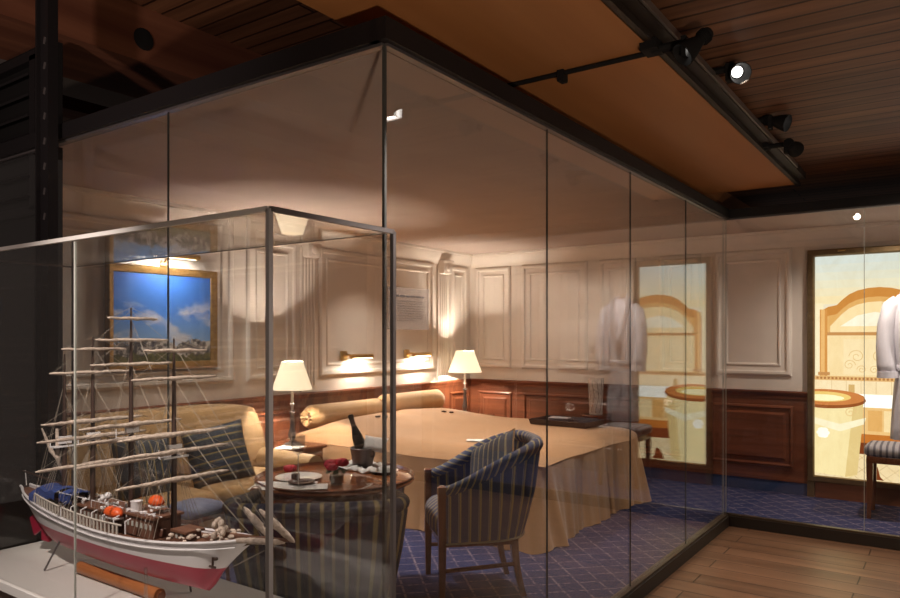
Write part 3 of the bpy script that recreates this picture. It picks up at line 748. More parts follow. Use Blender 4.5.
# ------------------------------------------------------------------ round table and what stands on it
TX, TY, TZ = -2.97, 3.07, .78
tb = thing('round_table', 'round polished wooden table before the sofa, laid with plates and flowers', 'table', (TX, TY, CZ))
h = TZ-CZ
b = MB(); b.lathe([(.001, h-.028), (.43, h-.028), (.455, h-.020), (.462, h-.010), (.455, h-.002), (.44, h), (.001, h)], seg=56); b.build('tabletop', M['top'], tb)
b = MB(); b.lathe([(.452, h-.004), (.462, h+.012), (.456, h+.016), (.444, h+.001)], seg=56, cap=False); b.build('rim', M['brass'] if False else M['furn'], tb)
b = MB(); b.lathe([(.40, h-.10), (.405, h-.028), (.385, h-.028), (.38, h-.10), (.40, h-.10)], seg=48, cap=False); b.build('apron', M['furn'], tb)
for k in range(4):
    q = PI/4+.55+k*PI/2; b = MB()
    b.tube([(.385*math.cos(q)*f_, .385*math.sin(q)*f_, z) for f_, z in ((1, h-.03), (1.02, h-.12), (.98, .35), (.98, .12), (1.06, .0))], [.026, .026, .017, .013, .016], 10); b.build('leg', M['furn'], tb)
b = MB(); b.lathe([(.001, .17), (.30, .17), (.31, .18), (.30, .19), (.001, .19)], seg=40); b.build('lower_shelf', M['furn'], tb)
# ice bucket with bottle
BU = (-3.02, 3.36, TZ)
bk = thing('ice_bucket', 'dark polished ice bucket on the round table, holding the bottle', 'bucket', BU)
b = MB(); b.lathe([(.055, 0), (.062, .006), (.06, .012), (.062, .02), (.078, .125), (.083, .13), (.079, .134), (.073, .125), (.058, .022), (.001, .018)], seg=28); b.build('body', M['darksteel'], bk)
for sg in (-1, 1):
    b = MB(); b.tube([(sg*.072, 0, .08), (sg*.094, 0, .09), (sg*.094, 0, .11), (sg*.076, 0, .12)], .006, 6); b.build('handle', M['darksteel'], bk)
bt = thing('champagne_bottle', 'dark green bottle leaning in the ice bucket', 'bottle', (BU[0]+.016, BU[1]+.011, TZ+.03))
tilt = Matrix.Rotation(YAW, 3, 'Z') @ Matrix.Rotation(-.31, 3, 'Y')
b = MB(); b.lathe([(.001, 0), (.031, 0), (.036, .006), (.036, .15), (.033, .18), (.022, .22), (.0155, .25), (.0145, .27)], seg=20, M3=tilt); b.build('body', M['bottle'], bt)
b = MB(); b.lathe([(.016, .235), (.0155, .29), (.018, .30), (.018, .315), (.014, .322), (.001, .322)], seg=16, M3=tilt); b.build('foil_cap', M['foil'], bt)
b = MB(); b.lathe([(.0366, .07), (.0366, .13)], seg=20, cap=False, M3=tilt); b.build('bottle_label', pbr('bottle_label', (.20, .14, .07), .5), bt, smooth=180)
np_ = MB(); np_.pillow(Matrix.Rotation(YAW, 3, 'Z') @ Matrix.Rotation(.9, 3, 'X') @ Matrix.Rotation(-.15, 3, 'Z'), (BU[0]+.075, BU[1]+.03, TZ+.155), .15, .11, .03, 8); tag(np_.build('napkin', M['white'], smooth=180), 'white napkin draped over the rim of the ice bucket', 'napkin')
# crumpled white napkin round its foot
b = MB(); rs = []
for i in range(41):
    q = 2*PI*i/40; rad = .10+.025*math.sin(5*q)+.012*math.sin(11*q+1)
    rs.append([Vector((BU[0]+.02+math.cos(q)*r_*(1.25), BU[1]+.005+math.sin(q)*r_, TZ+z)) for r_, z in ((rad-.03, .003), (rad-.03, .02+.012*math.sin(9*q)), (rad-.005, .026+.012*math.sin(7*q)), (rad+.02, .014+.010*math.sin(13*q)), (rad+.03, .003))])
b.rings(rs, closed=True, cap=False); tag(b.build('linen_napkin', M['white'], smooth=180), 'crumpled white linen ringed round the foot of the ice bucket', 'napkin')
# roses
RV = (-2.80, 2.90, TZ)
v = thing('flower_vase', 'small glass of red roses standing on the round table', 'vase', RV)
b = MB(); b.lathe([(.034, 0), (.038, .004), (.043, .085), (.041, .085), (.035, .010), (.001, .010)], seg=20); b.build('glass', M['crystal'], v)
b = MB(); b.lathe([(.001, .012), (.033, .012), (.037, .055), (.001, .055)], seg=16); b.build('water', pbr('dim_water', (.10, .085, .075), .15), v)
for k, (x, y, z, r) in enumerate(((-.03, -.01, .115, .038), (.022, .02, .125, .034), (.0, -.035, .105, .030), (-.012, .035, .12, .03))):
    b = MB(); b.ball((x, y, z), r*.7, 10, 6)
    for ring, (n_, rr, up) in enumerate(((5, .75, .2), (7, 1.0, -.05))):
        for j in range(n_):
            q = 2*PI*j/n_+ring; cx_, cy_ = x+math.cos(q)*r*rr*.6, y+math.sin(q)*r*rr*.6
            b.ball((cx_, cy_, z+r*up), r*.55, 8, 5, (1, 1, .9))
    rs_ = b.build('rose', M['red'], v)
b = MB()
for k in range(7):
    q = k*.9; b.pillow(Matrix.Rotation(q, 3, 'Z') @ Matrix.Rotation(.5, 3, 'Y'), (math.cos(q)*.045, math.sin(q)*.045, .085), .05, .03, .006, 4)
b.build('leaves', M['leaf'], v)
# plates, papers, glasses
def plate(loc, r, mat, label, name='plate', grp=None):
    b = MB(); b.lathe([(.001, 0), (r*.55, 0), (r*.62, .004), (r, .014), (r*.99, .017), (r*.6, .008), (.001, .006)], loc, 40)
    return tag(b.build(name, mat), label, 'plate', grp)
plate((-3.10, 2.90, TZ), .135, M['china'], 'large white china plate on the sofa side of the round table')
plate((-2.97, 2.80, TZ+.004), .075, M['choc'], 'small dark brown saucer before the white plate', 'saucer')
plate((-2.82, 3.33, TZ), .085, M['silver'], 'silver saucer on the bed side of the round table', 'saucer')
b = MB(); b.rbox((-3.05, 2.83, TZ+.032), (.04, .04, .036), .006, 2, rz=.4); tag(b.build('chocolate', M['choc']), 'small dark chocolate cube on the white plate', 'chocolate')
b = MB(); b.rbox((-3.02, 2.715, TZ+.003), (.34, .22, .004), .001, 1, rz=.62); tag(b.build('menu_sheet', M['paper']), 'white sheet lying under the wine glass at the table edge', 'paper')
mn = thing('menu_card', 'white printed card lying beside the rose glass', 'card', (-2.87, 2.76, TZ+.007), .75)
b = MB(); b.rbox((0, 0, 0), (.20, .14, .003), .001, 1); b.build('card', M['paper'], mn)
b = MB()
for k in range(5): b.box((-.01, .045-k*.02, .0022), (.12-.02*(k % 2), .004, .0008))
b.build('print', pbr('grey_print', (.42, .42, .45), .7), mn)
def wine_glass(loc, label, hgt=.24):
    g = thing('wine_glass', label, 'glass', loc)
    b = MB(); k = hgt/.24
    b.lathe([(.034*k, 0), (.034*k, .002), (.008, .008), (.0045, .02)], seg=20); b.build('foot', M['crystal'], g)
    b = MB(); b.lathe([(.003, .01), (.0026, .14*k), (.004, .15*k)], seg=10); b.build('stem', M['china'], g)
    b = MB(); b.lathe([(.005, .148*k), (.026*k, .165*k), (.034*k, .195*k), (.031*k, .24*k), (.029*k, .24*k), (.032*k, .195*k), (.024*k, .168*k), (.001, .152*k)], seg=24); b.build('bowl', M['crystal'], g)
wine_glass((-2.90, 2.71, TZ+.006), 'tall stemmed wine glass on the front edge of the round table', .285)
b = MB(); b.lathe([(.025, 0), (.030, .004), (.034, .05), (.031, .05), (.026, .008), (.001, .006)], (-2.665, 2.955, TZ), 18); tag(b.build('water_tumbler', M['crystal']), 'small shiny tumbler right of the rose glass', 'glass')
b = MB(); b.tube([(-2.66, 2.99, TZ+.006), (-2.60, 2.97, TZ+.02), (-2.585, 2.93, TZ+.018), (-2.60, 2.88, TZ+.006), (-2.615, 2.85, TZ+.005)], .004, 6); tag(b.build('ribbon', M['white']), 'thin white ribbon curling beside the tumbler on the table', 'ribbon')
rb = thing('rose_bloom', 'single red rose lying on the sofa side of the table', 'flower', (-3.27, 2.99, TZ))
b = MB()
for k in range(7):
    q = k*.9; b.ball((math.cos(q)*.022*(k > 0), math.sin(q)*.022*(k > 0), .03), .02, 8, 6)
b.build('petals', M['red'], rb)
b = MB(); b.tube([(.02, 0, .01), (.08, .03, .006)], .004, 6); b.build('stem', M['leaf'], rb)

# ------------------------------------------------------------------ label on the glass
lp = thing('text_panel', 'pale text panel fixed on the room glass just right of its corner', 'sign', (GX+.010, 2.012, 1.70))
b = MB(); b.box((0, 0, 0), (.003, .235, .148))
def film():
    m, nt, out = new_mat('clear_film'); L = nt.links
    t = node(nt, 'ShaderNodeBsdfTransparent'); d = node(nt, 'ShaderNodeBsdfDiffuse'); d.inputs[0].default_value = (.30, .26, .24, 1)
    ms = node(nt, 'ShaderNodeMixShader'); ms.inputs[0].default_value = .28; L.new(t.outputs[0], ms.inputs[1]); L.new(d.outputs[0], ms.inputs[2]); L.new(ms.outputs[0], out.inputs[0]); return m
b.build('film', film(), lp)
b = MB(); y = -.072
for w in (.012, .028, .020, .022, .030, .012):
    b.box((.0024, y+w/2, .044), (.0012, w, .0065)); y += w+.007
b.build('title', M['ink'], lp)
b = MB()
for k in range(9):
    y = -.065; end = (.075 if k < 8 else .03)
    while y < end:
        w = random.uniform(.008, .024); b.box((.0024, y+w/2, .026-k*.0085), (.0010, w, .0018)); y += w+.004
b.build('text_lines', pbr('grey_ink', (.07, .055, .05), .7), lp)

# ------------------------------------------------------------------ backlit bathroom picture
def at_back(px, py, Y=BY-.03):
    t = (px-450)/FP; d = Y/(t*math.sin(YAW)+math.cos(YAW)); return (d*(t*math.cos(YAW)-math.sin(YAW)), EYE-(py-HY)/FP*d)
PX0, PX1, PZ0, PZ1 = -1.09, -.385, .27, 2.36
lb = thing('lightbox', 'tall backlit bathroom picture in a bronze frame on the back wall', 'lightbox', ((PX0+PX1)/2, BY, CZ))
lo = lb.location
b = MB(); b.panel(on_back, PX0-.065, PX1+.065, PZ0-.04, PZ1+.065, [(0, 0), (0, .05), (.008, .06), (.05, .06), (.062, .045), (.064, .02)], False)
b.build('frame', M['bronzeframe'], lb, off=lo, smooth=30)
b = MB(); b.box(((PX0+PX1)/2, BY-.02, (CZ+PZ0-.04)/2), (PX1-PX0, .04, PZ0-.04-CZ)); b.build('lower_panel', M['mahogany_x'], lb, off=lo)
for sg in (PX0-.035, PX1+.035):
    b = MB(); b.box((sg, BY-.025, (CZ+PZ0-.04)/2), (.06, .05, PZ0-.04-CZ)); b.build('frame_foot', M['bronzeframe'], lb, off=lo)
def printed(name, col, strength):
    m = emit(name, col, strength); nt = m.node_tree; L = nt.links
    e = [n for n in nt.nodes if n.type == 'EMISSION'][0]
    tc = node(nt, 'ShaderNodeTexCoord'); mp = node(nt, 'ShaderNodeMapping'); mp.inputs['Scale'].default_value = (1, 1, .5); L.new(tc.outputs['Object'], mp.inputs[0])
    n = node(nt, 'ShaderNodeTexNoise', i_Scale=9.0, i_Detail=8.0, i_Roughness=.6, i_Distortion=1.2); L.new(mp.outputs[0], n.inputs['Vector'])
    r = ramp(nt, [(.3, tuple(c*k for c, k in zip(col, (.97, .93, .86)))), (.65, tuple(min(1, c*1.04) for c in col))]); L.new(n.outputs['Fac'], r.inputs[0]); L.new(r.outputs[0], e.inputs[0])
    return m
pic_mats = []; pm = {}
def pc(name, rgb, s=1.0):
    if name not in pm:
        pm[name] = len(pic_mats); pic_mats.append(printed('picture_'+name, s2l(*rgb), s*1.2))
    return pm[name]
b = MB(); lay = [0]
def poly(pts, idx):
    lay[0] += 1; b.mi = idx
    y = BY-.022-lay[0]*.00012
    vs = [b.v((max(PX0, min(PX1, x)), y, max(PZ0, min(PZ1, z)))) for x, z in pts]
    b.f(vs)
def rect(x0, x1, z0, z1, idx): poly([(x0, z0), (x1, z0), (x1, z1), (x0, z1)], idx)
U = lambda u: PX0+(PX1-PX0)*u
rect(PX0, PX1, PZ0, PZ1, pc('plaster', (238, 226, 196)))
# ceiling fades from pale blue to warm cream: bands of printed colour
top = [(214, 222, 214), (220, 224, 210), (227, 226, 204), (234, 228, 198), (240, 228, 190), (246, 228, 180)]
z = PZ1
for k, c in enumerate(top):
    rect(PX0, PX1, z-.075, z, pc('sky%d' % k, c)); z -= .075
rect(PX0, U(.10), 1.0, 1.92, pc('sidewall', (250, 236, 196)))
# marble mirror board with arched head
ARC = [(.16, 1.885), (.20, 1.89), (.26, 1.90), (.32, 1.945), (.40, 1.995), (.50, 2.03), (.62, 2.05), (.75, 2.055), (.88, 2.045), (1.0, 2.02)]
poly([(U(.06), 1.20), (U(1), 1.20)] + [(U(u), zz) for u, zz in reversed(ARC)] + [(U(.10), 1.86), (U(.06), 1.80)], pc('oak', (206, 140, 66)))
poly([(U(.14), 1.24), (U(1), 1.24)] + [(U(u), zz-.085) for u, zz in reversed(ARC)] + [(U(.14), 1.79)], pc('oakmid', (228, 176, 104)))
poly([(U(.18), 1.64), (U(1), 1.64)] + [(U(u), zz-.13) for u, zz in reversed(ARC[3:])] + [(U(.18), 1.70)], pc('lunette', (252, 226, 172)))
poly([(U(.30), 1.70), (U(.5), 1.80), (U(.7), 1.83), (U(1), 1.78), (U(1), 1.70)], pc('glow', (255, 248, 222)))
rect(U(.14), U(1), 1.615, 1.645, pc('ledge', (200, 146, 88)))
rect(U(.14), U(1), 1.22, 1.615, pc('marble', (248, 222, 168)))
rect(U(.34), U(.9), 1.25, 1.58, pc('marble2', (250, 228, 180)))
def curl(cx, cz, s, sg, turns=1.5):
    pts = []
    for i in range(26):
        q = i/25*turns*2*PI; r = s*(1-i/30); pts.append((cx+sg*r*math.cos(q), cz+r*math.sin(q)))
    for a, c in zip(pts, pts[1:]):
        dx, dz = c[0]-a[0], c[1]-a[1]; l = math.hypot(dx, dz)+1e-6; w = .0035
        poly([(a[0]-dz/l*w, a[1]+dx/l*w), (a[0]+dz/l*w, a[1]-dx/l*w), (c[0]+dz/l*w, c[1]-dx/l*w), (c[0]-dz/l*w, c[1]+dx/l*w)], pc('carving', (232, 198, 138)))
for sg in (-1, 1):
    curl(U(.62)+sg*.09, 1.42, .065, sg); curl(U(.62)+sg*.15, 1.34, .05, -sg); curl(U(.62)+sg*.05, 1.30, .04, sg)
rect(U(.06), U(.15), 1.02, 1.86, pc('post', (214, 150, 78)))
rect(U(.075), U(.12), 1.06, 1.86, pc('postlight', (236, 186, 116)))
rect(U(.04), U(.18), 1.24, 1.27, pc('ledge', (200, 146, 88)))
rect(PX0, U(1), 1.195, 1.235, pc('border', (226, 180, 116)))
for k in range(22): rect(U(.02+k*.045), U(.045+k*.045), 1.205, 1.225, pc('borderdot', (178, 120, 70)))
rect(PX0, U(1), .98, 1.195, pc('tiles', (250, 228, 184)))
for k in range(5): rect(U(.2+k*.17), U(.207+k*.17), .98, 1.195, pc('line', (226, 196, 146)))
rect(U(.34), U(1), .955, 1.075, pc('tub', (255, 252, 240), 1.25))
rect(U(.40), U(.47), 1.04, 1.16, pc('tap', (214, 176, 112)))
rect(U(.36), U(1), .70, .955, pc('tubside', (238, 196, 130)))
rect(U(.62), U(.78), .74, .93, pc('oakmid', (228, 176, 104)))
rect(U(.80), U(1), .74, .93, pc('marble', (248, 222, 168)))
rect(U(.36), U(1), .62, .71, pc('woodbase', (196, 118, 48)))
rect(U(.30), U(1), .52, .63, pc('woodfoot', (120, 58, 26)))
rect(PX0, U(1), PZ0, .525, pc('floor', (240, 218, 172)))
for k in range(-4, 9):
    for sg in (-1, 1):
        a = (U(0)+k*.13, PZ0); c = (a[0]+sg*.30, .525); w = .003
        t0, t1 = 0.0, 1.0
        for edge_, lo_ in ((PX0, True), (PX1, False)):
            tt = (edge_-a[0])/(c[0]-a[0])
            if (c[0] > a[0]) == lo_: t0 = max(t0, tt)
            else: t1 = min(t1, tt)
        if t1-t0 > .02:
            p0 = (a[0]+(c[0]-a[0])*t0, a[1]+(c[1]-a[1])*t0); p1 = (a[0]+(c[0]-a[0])*t1, a[1]+(c[1]-a[1])*t1)
            poly([(p0[0]-w, p0[1]), (p0[0]+w, p0[1]), (p1[0]+w, p1[1]), (p1[0]-w, p1[1])], pc('grout', (206, 176, 128)))
poly([(U(.60), .30), (U(.80), .30), (U(.76), .33), (U(.73), .42), (U(.66), .40)], pc('woodfoot', (120, 58, 26)))
# drum shaped basin at the left
BA = lambda u: PX0 + (PX1-PX0)*u
poly([(BA(0), .32), (BA(.40), .30), (BA(.50), .33), (BA(.56), .80), (BA(.57), 1.0), (BA(0), 1.0)], pc('basin', (247, 229, 172)))
poly([(BA(.36), .30), (BA(.50), .33), (BA(.56), .80), (BA(.57), 1.0), (BA(.46), 1.0)], pc('basinedge', (228, 202, 138)))
poly([(BA(0), .78), (BA(.3), .72), (BA(.58), .80), (BA(.60), .86), (BA(.3), .79), (BA(0), .84)], pc('swag', (252, 242, 205)))
ell = lambda cu, cz, ru, rz: [(BA(cu+ru*math.cos(2*PI*i/40)), cz+rz*math.sin(2*PI*i/40)) for i in range(40)]
poly(ell(.12, 1.015, .48, .085), pc('ringdark', (150, 84, 40)))
poly(ell(.12, 1.035, .47, .075), pc('ring', (206, 130, 70)))
poly(ell(.10, 1.04, .33, .048), pc('bowl', (240, 206, 120)))
poly(ell(.10, 1.03, .25, .03), pc('bowlshine', (255, 240, 190), 1.1))
for k in range(6):
    q = k*PI/3; poly(ell(.10+.035*math.cos(q), .70+.03*math.sin(q), .045, .022), pc('ribbonflower', (255, 252, 236), 1.1))
curl(BA(.42), .90, .05, 1)
b.build('picture', pic_mats, lb, off=lo, flat=True)
b = MB(); b.lathe([(.001, 0), (.035, 0), (.035, .012), (.001, .014)], (-.86, BY-.065, 2.395), 16, M3=None); 
b.build('lamp', M['brass'], lb, off=lo)

# ------------------------------------------------------------------ bathrobe and stool
RX, RY = -.285, 7.36
rbv = thing('bathrobe', 'pale lilac towelling bathrobe hanging with tied belt before the lit picture', 'bathrobe', (RX, RY, .70))
def ring(z, hw, hd, wav=0, ph=0, dy=0, n=40):
    return [Vector((hw*math.cos(q)*(1+wav*.4*math.sin(7*q+ph)), hd*math.sin(q)*(1+wav*math.sin(9*q+ph))+dy, z)) for q in (2*PI*j/n for j in range(n))]
b = MB(); b.rings([ring(.01, .17, .10, .22), ring(.12, .168, .10, .2, .1), ring(.30, .160, .095, .16, .2), ring(.48, .150, .09, .12, .3), ring(.60, .132, .078, .08, .4), ring(.70, .142, .085, .06, .5), ring(.90, .165, .095, .04, .5), ring(1.08, .178, .09, .03), ring(1.20, .172, .07, .02), ring(1.26, .13, .055), ring(1.295, .075, .045), ring(1.31, .06, .04)])
b.build('body', M['robe'], rbv, smooth=180)
for sg in (-1, 1):
    b = MB(); b.tube([(sg*.12, 0, 1.22), (sg*.17, -.005, 1.17), (sg*.205, -.02, 1.0), (sg*.215, -.03, .82), (sg*.205, -.045, .66), (sg*.195, -.05, .56)], [.055, .070, .072, .070, .074, .076], 16); b.build('sleeve', M['robe'], rbv, smooth=180)
    b = MB(); b.tube([(sg*.195, -.05, .60), (sg*.194, -.05, .545)], [.081, .083], 16); b.build('cuff', M['robe'], rbv)
    b = MB(); b.tube([(sg*.055, .035, 1.33), (sg*.075, -.05, 1.28), (sg*.05, -.10, 1.10), (sg*.015, -.102, .90), (0, -.095, .66)], [.022, .030, .034, .028, .012], 10); b.build('lapel', M['robe'], rbv, smooth=180)
b = MB(); b.rings([[p_*1 for p_ in ring(.60, .140, .086)], ring(.615, .148, .094), ring(.645, .148, .094), ring(.66, .140, .086)], cap=False); b.ball((.02, -.10, .63), .03, 10, 6)
b.tube([(.02, -.11, .63), (.05, -.115, .52), (.06, -.11, .36)], .014, 8); b.tube([(.015, -.11, .63), (-.02, -.118, .5), (-.015, -.112, .30)], .014, 8); b.build('belt', M['robe'], rbv, smooth=60)
hg = thing('clothes_hanger', 'wooden hanger with a thin wire that carries the bathrobe', 'hanger', (RX, RY, 2.0))
b = MB(); b.tube([(-.13, 0, -.05), (-.06, 0, 0), (0, 0, .022), (.06, 0, 0), (.13, 0, -.05)], .010, 8); b.build('bar', M['furn'], hg)
b = MB(); b.tube([(0, 0, .02), (0, 0, .60)], .002, 6); b.build('wire', M['silver'], hg)
stl = thing('stool', 'grey striped upholstered stool with dark wooden legs under the bathrobe', 'stool', (-.40, 7.14, CZ))
b = MB(); b.rbox((0, 0, .565), (.44, .42, .09), .03, 3, puff=.02, sux=0); b.build('seat', M['stoolstripe'], stl, smooth=70)
b = MB(); b.rbox((0, 0, .495), (.42, .40, .06), .008, 2); b.build('frame', M['furn'], stl)
for sx in (-.185, .185):
    for sy in (-.175, .175):
        b = MB(); b.rings([[Vector((sx*k+dx*q/2, sy*k+dy*q/2, z)) for dx, dy in ((-1, -1), (1, -1), (1, 1), (-1, 1))] for z, q, k in ((.50, .05, 1), (.40, .048, 1), (.2, .038, 1.0), (0, .028, 1.03))]); b.build('leg', M['furn'], stl)

# ------------------------------------------------------------------ display case with the model ship
C0, C1, CXR, CXL, PT, CT = 1.276, 1.785, -1.475, -3.45, .66, 1.937
cs = thing('display_case', 'tall glass display case on a white plinth around the model ship', 'display case', ((CXR+CXL)/2, (C0+C1)/2, 0))
co = cs.location
b = MB(); b.rbox(((CXR+CXL)/2, (C0+C1)/2, PT/2-.02), (CXR-CXL-.04, C1-C0-.04, PT-.04), .004, 1); b.rbox(((CXR+CXL)/2, (C0+C1)/2, PT-.02), (CXR-CXL, C1-C0, .04), .004, 1); b.build('plinth', M['plinth'], cs, off=co)
e = .014
for nm, x, y in (('front', CXR, C0), ('back', CXR, C1), ('front', CXL, C0), ('back', CXL, C1)):
    b = MB(); b.box((x, y, (PT+CT)/2), (e, e, CT-PT)); b.build('post', M['chrome'] if nm == 'front' else M['darksteel'], cs, off=co, flat=True)
M['railtop'] = pbr('satin_rail', (.66, .62, .58), .4, metal=.4)
for y, m_ in ((C0, M['railtop']), (C1, M['darksteel'])):
    b = MB(); b.box(((CXR+CXL)/2, y, CT), (CXR-CXL, e if y == C0 else .008, e if y == C0 else .008)); b.build('rail', m_, cs, off=co, flat=True)
for x in (CXL, CXR):
    b = MB(); b.box((x, (C0+C1)/2, CT), (e, C1-C0, e)); b.build('rail', M['darksteel'], cs, off=co, flat=True)
gz = (PT+CT)/2; gh = CT-PT-.02
for x0, x1 in ((CXL+.012, -2.458), (-2.454, CXR-.012)):
    b = MB(); b.box(((x0+x1)/2, C0, gz), (x1-x0, .006, gh)); b.build('pane', M['caseglass'], cs, off=co, flat=True)
b = MB(); b.box((-2.456, C0, gz), (.003, .007, gh)); b.build('pane_joint', M['jointlight'], cs, off=co)
b = MB(); b.box(((CXR+CXL)/2, C1, gz), (CXR-CXL-.02, .006, gh)); b.build('pane', M['caseglass'], cs, off=co, flat=True)
for x in (CXL, CXR):
    b = MB(); b.box((x, (C0+C1)/2, gz), (.006, C1-C0-.02, gh)); b.build('pane', M['caseglass'], cs, off=co, flat=True)
b = MB(); b.box(((CXR+CXL)/2, (C0+C1)/2, CT), (CXR-CXL-.02, C1-C0-.02, .006)); b.build('top_pane', M['caseglass'], cs, off=co, flat=True)

SY = 1.53
ship = thing('model_ship', 'white and red model sailing ship with furled sails inside the display case', 'model ship', (-2.62, SY, PT))
so_ = ship.location
M['hull_white'] = pbr('hull_white', (.74, .71, .72), .4); M['hull_red'] = pbr('hull_red', (.36, .012, .045), .35)
M['deck'] = wood('deck', (.10, .04, .022), (.19, .08, .045), axis=0, grain=60, rough=.6)
M['mast'] = pbr('mast_brown', (.045, .022, .015), .5)
M['sail'] = pbr('furled_sail', (.50, .40, .33), .85, noise=.3, nscale=70, bump=.6, bscale=120)
M['rig'] = pbr('rigging', (.30, .25, .20), .8)
M['brownhouse'] = wood('deckhouse', (.07, .03, .02), (.16, .07, .045), axis=2, grain=60)
M['orange'] = pbr('lifeboat_orange', (.70, .10, .02), .4)
M['tarp'] = pbr('blue_tarp', (.025, .05, .19), .6, noise=.2, nscale=40)
XS, XB = -3.37, -1.84
def hull_params(s):
    # half breadth, sheer height, keel height
    bw = .108*(1-abs(2*s-1.0)**3.2)**.75 if 0 < s < 1 else 0
    if s < .5: bw = .108*(1-(1-2*s)**4.0)**.6*(.75+.5*s) if s > 0 else .0
    if s < .02: bw = max(bw, .02)
    sh = .885+.060*(2*s-1)**2*(1.15 if s > .5 else 1.0)
    if s < .22: k = .740+.155*((.22-s)/.22)**1.6
    elif s > .86: k = .745+.20*((s-.86)/.14)**.75
    else: k = .740
    return bw, sh, min(k, sh-.004)
NS, NV = 60, 14; b = MB(); rows = []
for i in range(NS+1):
    s_ = i/NS; bw, sh, k = hull_params(s_); x = XS+(XB-XS)*s_
    full = .30+.55*abs(2*s_-1)**2.2
    ring_ = []
    for j in range(-NV, NV+1):
        f_ = abs(j)/NV
        zz = k+(sh-k)*f_**1.15
        yy = math.copysign(bw*(f_**full)*(1-.05*max(0, f_-.85)), j) if j else 0
        ring_.append(Vector((x, SY+yy, zz)))
    rows.append(ring_)
V = b.rings(rows, closed=False)
bmesh.ops.bisect_plane(b.bm, geom=list(b.bm.verts)+list(b.bm.edges)+list(b.bm.faces), dist=1e-5, plane_co=(0, 0, .854), plane_no=(-.010, 0, 1))
for f_ in b.bm.faces:
    if sum(v.co.z-.010*v.co.x for v in f_.verts)/len(f_.verts) < .854: f_.material_index = 1
b.build('hull', [M['hull_white'], M['hull_red']], ship, off=so_, smooth=60)
def sheer_pts(dz=0, k=1.0, s0=0, s1=1, side=-1):
    out = []
    for i in range(NS+1):
        s_ = i/NS
        if s0 <= s_ <= s1:
            bw, sh, _ = hull_params(s_); out.append(Vector((XS+(XB-XS)*s_, SY+side*bw*k, sh+dz)))
    return out
b = MB()
for sd in (-1, 1): b.tube(sheer_pts(.0, 1.0, side=sd), .0055, 6); b.tube(sheer_pts(-.022, 1.0, side=sd, s0=.03, s1=.97), .003, 6)
b.build('rubbing_strake', M['hull_white'], ship, off=so_)
b = MB(); A = sheer_pts(-.010, .95, side=-1); B_ = sheer_pts(-.010, .95, side=1)
b.rings([[a, c] for a, c in zip(A, B_)], closed=False); b.build('deck', M['deck'], ship, off=so_)
b = MB()
for sd in (-1, 1):
    b.tube(sheer_pts(.042, 1.0, .16, .62, sd), .0035, 6)
    pts = sheer_pts(0, 1.0, .16, .62, sd)
    for a, c in zip(pts, pts[1:]):
        p_ = a; b.box((p_.x, p_.y, p_.z+.02), (.008, .004, .042))
b.build('railing', pbr('cream_railing', (.56, .50, .44), .6), ship, off=so_)
b = MB(); b.box((XS+.10, SY, .79), (.07, .010, .08), ry=-.5); b.box((XS+.19, SY, .765), (.06, .014, .07)); b.build('rudder', M['hull_red'], ship, off=so_)
def house(x, z0, d, mat=None):
    b = MB(); b.box((x, SY, z0+d[2]/2), d)
    hb_ = b.build('deckhouse', mat or M['brownhouse'], ship, off=so_)
    r = MB(); r.box((x, SY, z0+d[2]+.004), (d[0]+.02, d[1]+.016, .008)); r.build('roof', M['deck'], hb_, off=so_)
    w = MB(); n = int(d[0]/.028)
    for k in range(n):
        for sd in (-1, 1): w.box((x-d[0]/2+.014+k*.028+.002, SY+sd*(d[1]/2+.001), z0+d[2]*.58), (.012, .002, .018))
    w.build('windows', M['jointlight'], hb_, off=so_)
house(-2.98, .885, (.22, .10, .055)); house(-2.70, .880, (.22, .11, .060)); house(-2.41, .885, (.20, .11, .070)); house(-2.19, .895, (.07, .06, .03))
for x, y, z, a, c, rz in ((-3.03, SY-.03, .975, .15, .10, .0), (-2.90, SY-.02, .968, .10, .09, .05), (-3.12, SY-.055, .945, .09, .05, 0)):
    b = MB(); rs = []
    for i in range(9):
        f_ = i/8; rs.append([Vector((x-a/2+a*f_, y+c*(g-.5), z+.012*math.sin(PI*g)+.006*math.sin(PI*f_*3)-(.03 if g in (0, 1) else 0))) for g in (0, .02, .25, .5, .75, .98, 1)])
    b.rings(rs, closed=False); b.build('tarpaulin', M['tarp'], ship, off=so_, smooth=60)
def lifeboat(x, y, z, l):
    b = MB(); rs = []
    for i in range(13):
        f_ = i/12; k = max(.05, (1-abs(2*f_-1)**2.6))**.6
        rs.append([Vector((x-l/2+l*f_, y+.024*k*math.cos(q), z+.020*k*math.sin(q)*(1.2 if math.sin(q) > 0 else .8))) for q in (2*PI*j/14 for j in range(14))])
    b.rings(rs); lf = b.build('lifeboat', M['orange'], ship, off=so_, smooth=80)
    b = MB(); b.rbox((x, y, z-.016), (l*.85, .034, .010), .004, 2); b.build('keel_cradle', M['hull_white'], lf, off=so_)
lifeboat(-2.53, SY-.075, .955, .105); lifeboat(-2.36, SY-.01, 1.005, .07)
b = MB(); b.lathe([(.020, .94), (.020, .995), (.022, 1.0), (.018, 1.0), (.016, .985), (.001, .985)], (-2.455, SY-.03, 0), 16); b.build('funnel', M['hull_white'], ship, off=so_)
b = MB(); b.ball((-2.62, SY-.045, 1.00), .014); b.tube([(-2.62, SY-.045, .95), (-2.62, SY-.045, 1.0)], .003, 6); b.ball((-2.66, SY-.045, .985), .009); b.build('radar_dome', M['hull_white'], ship, off=so_)
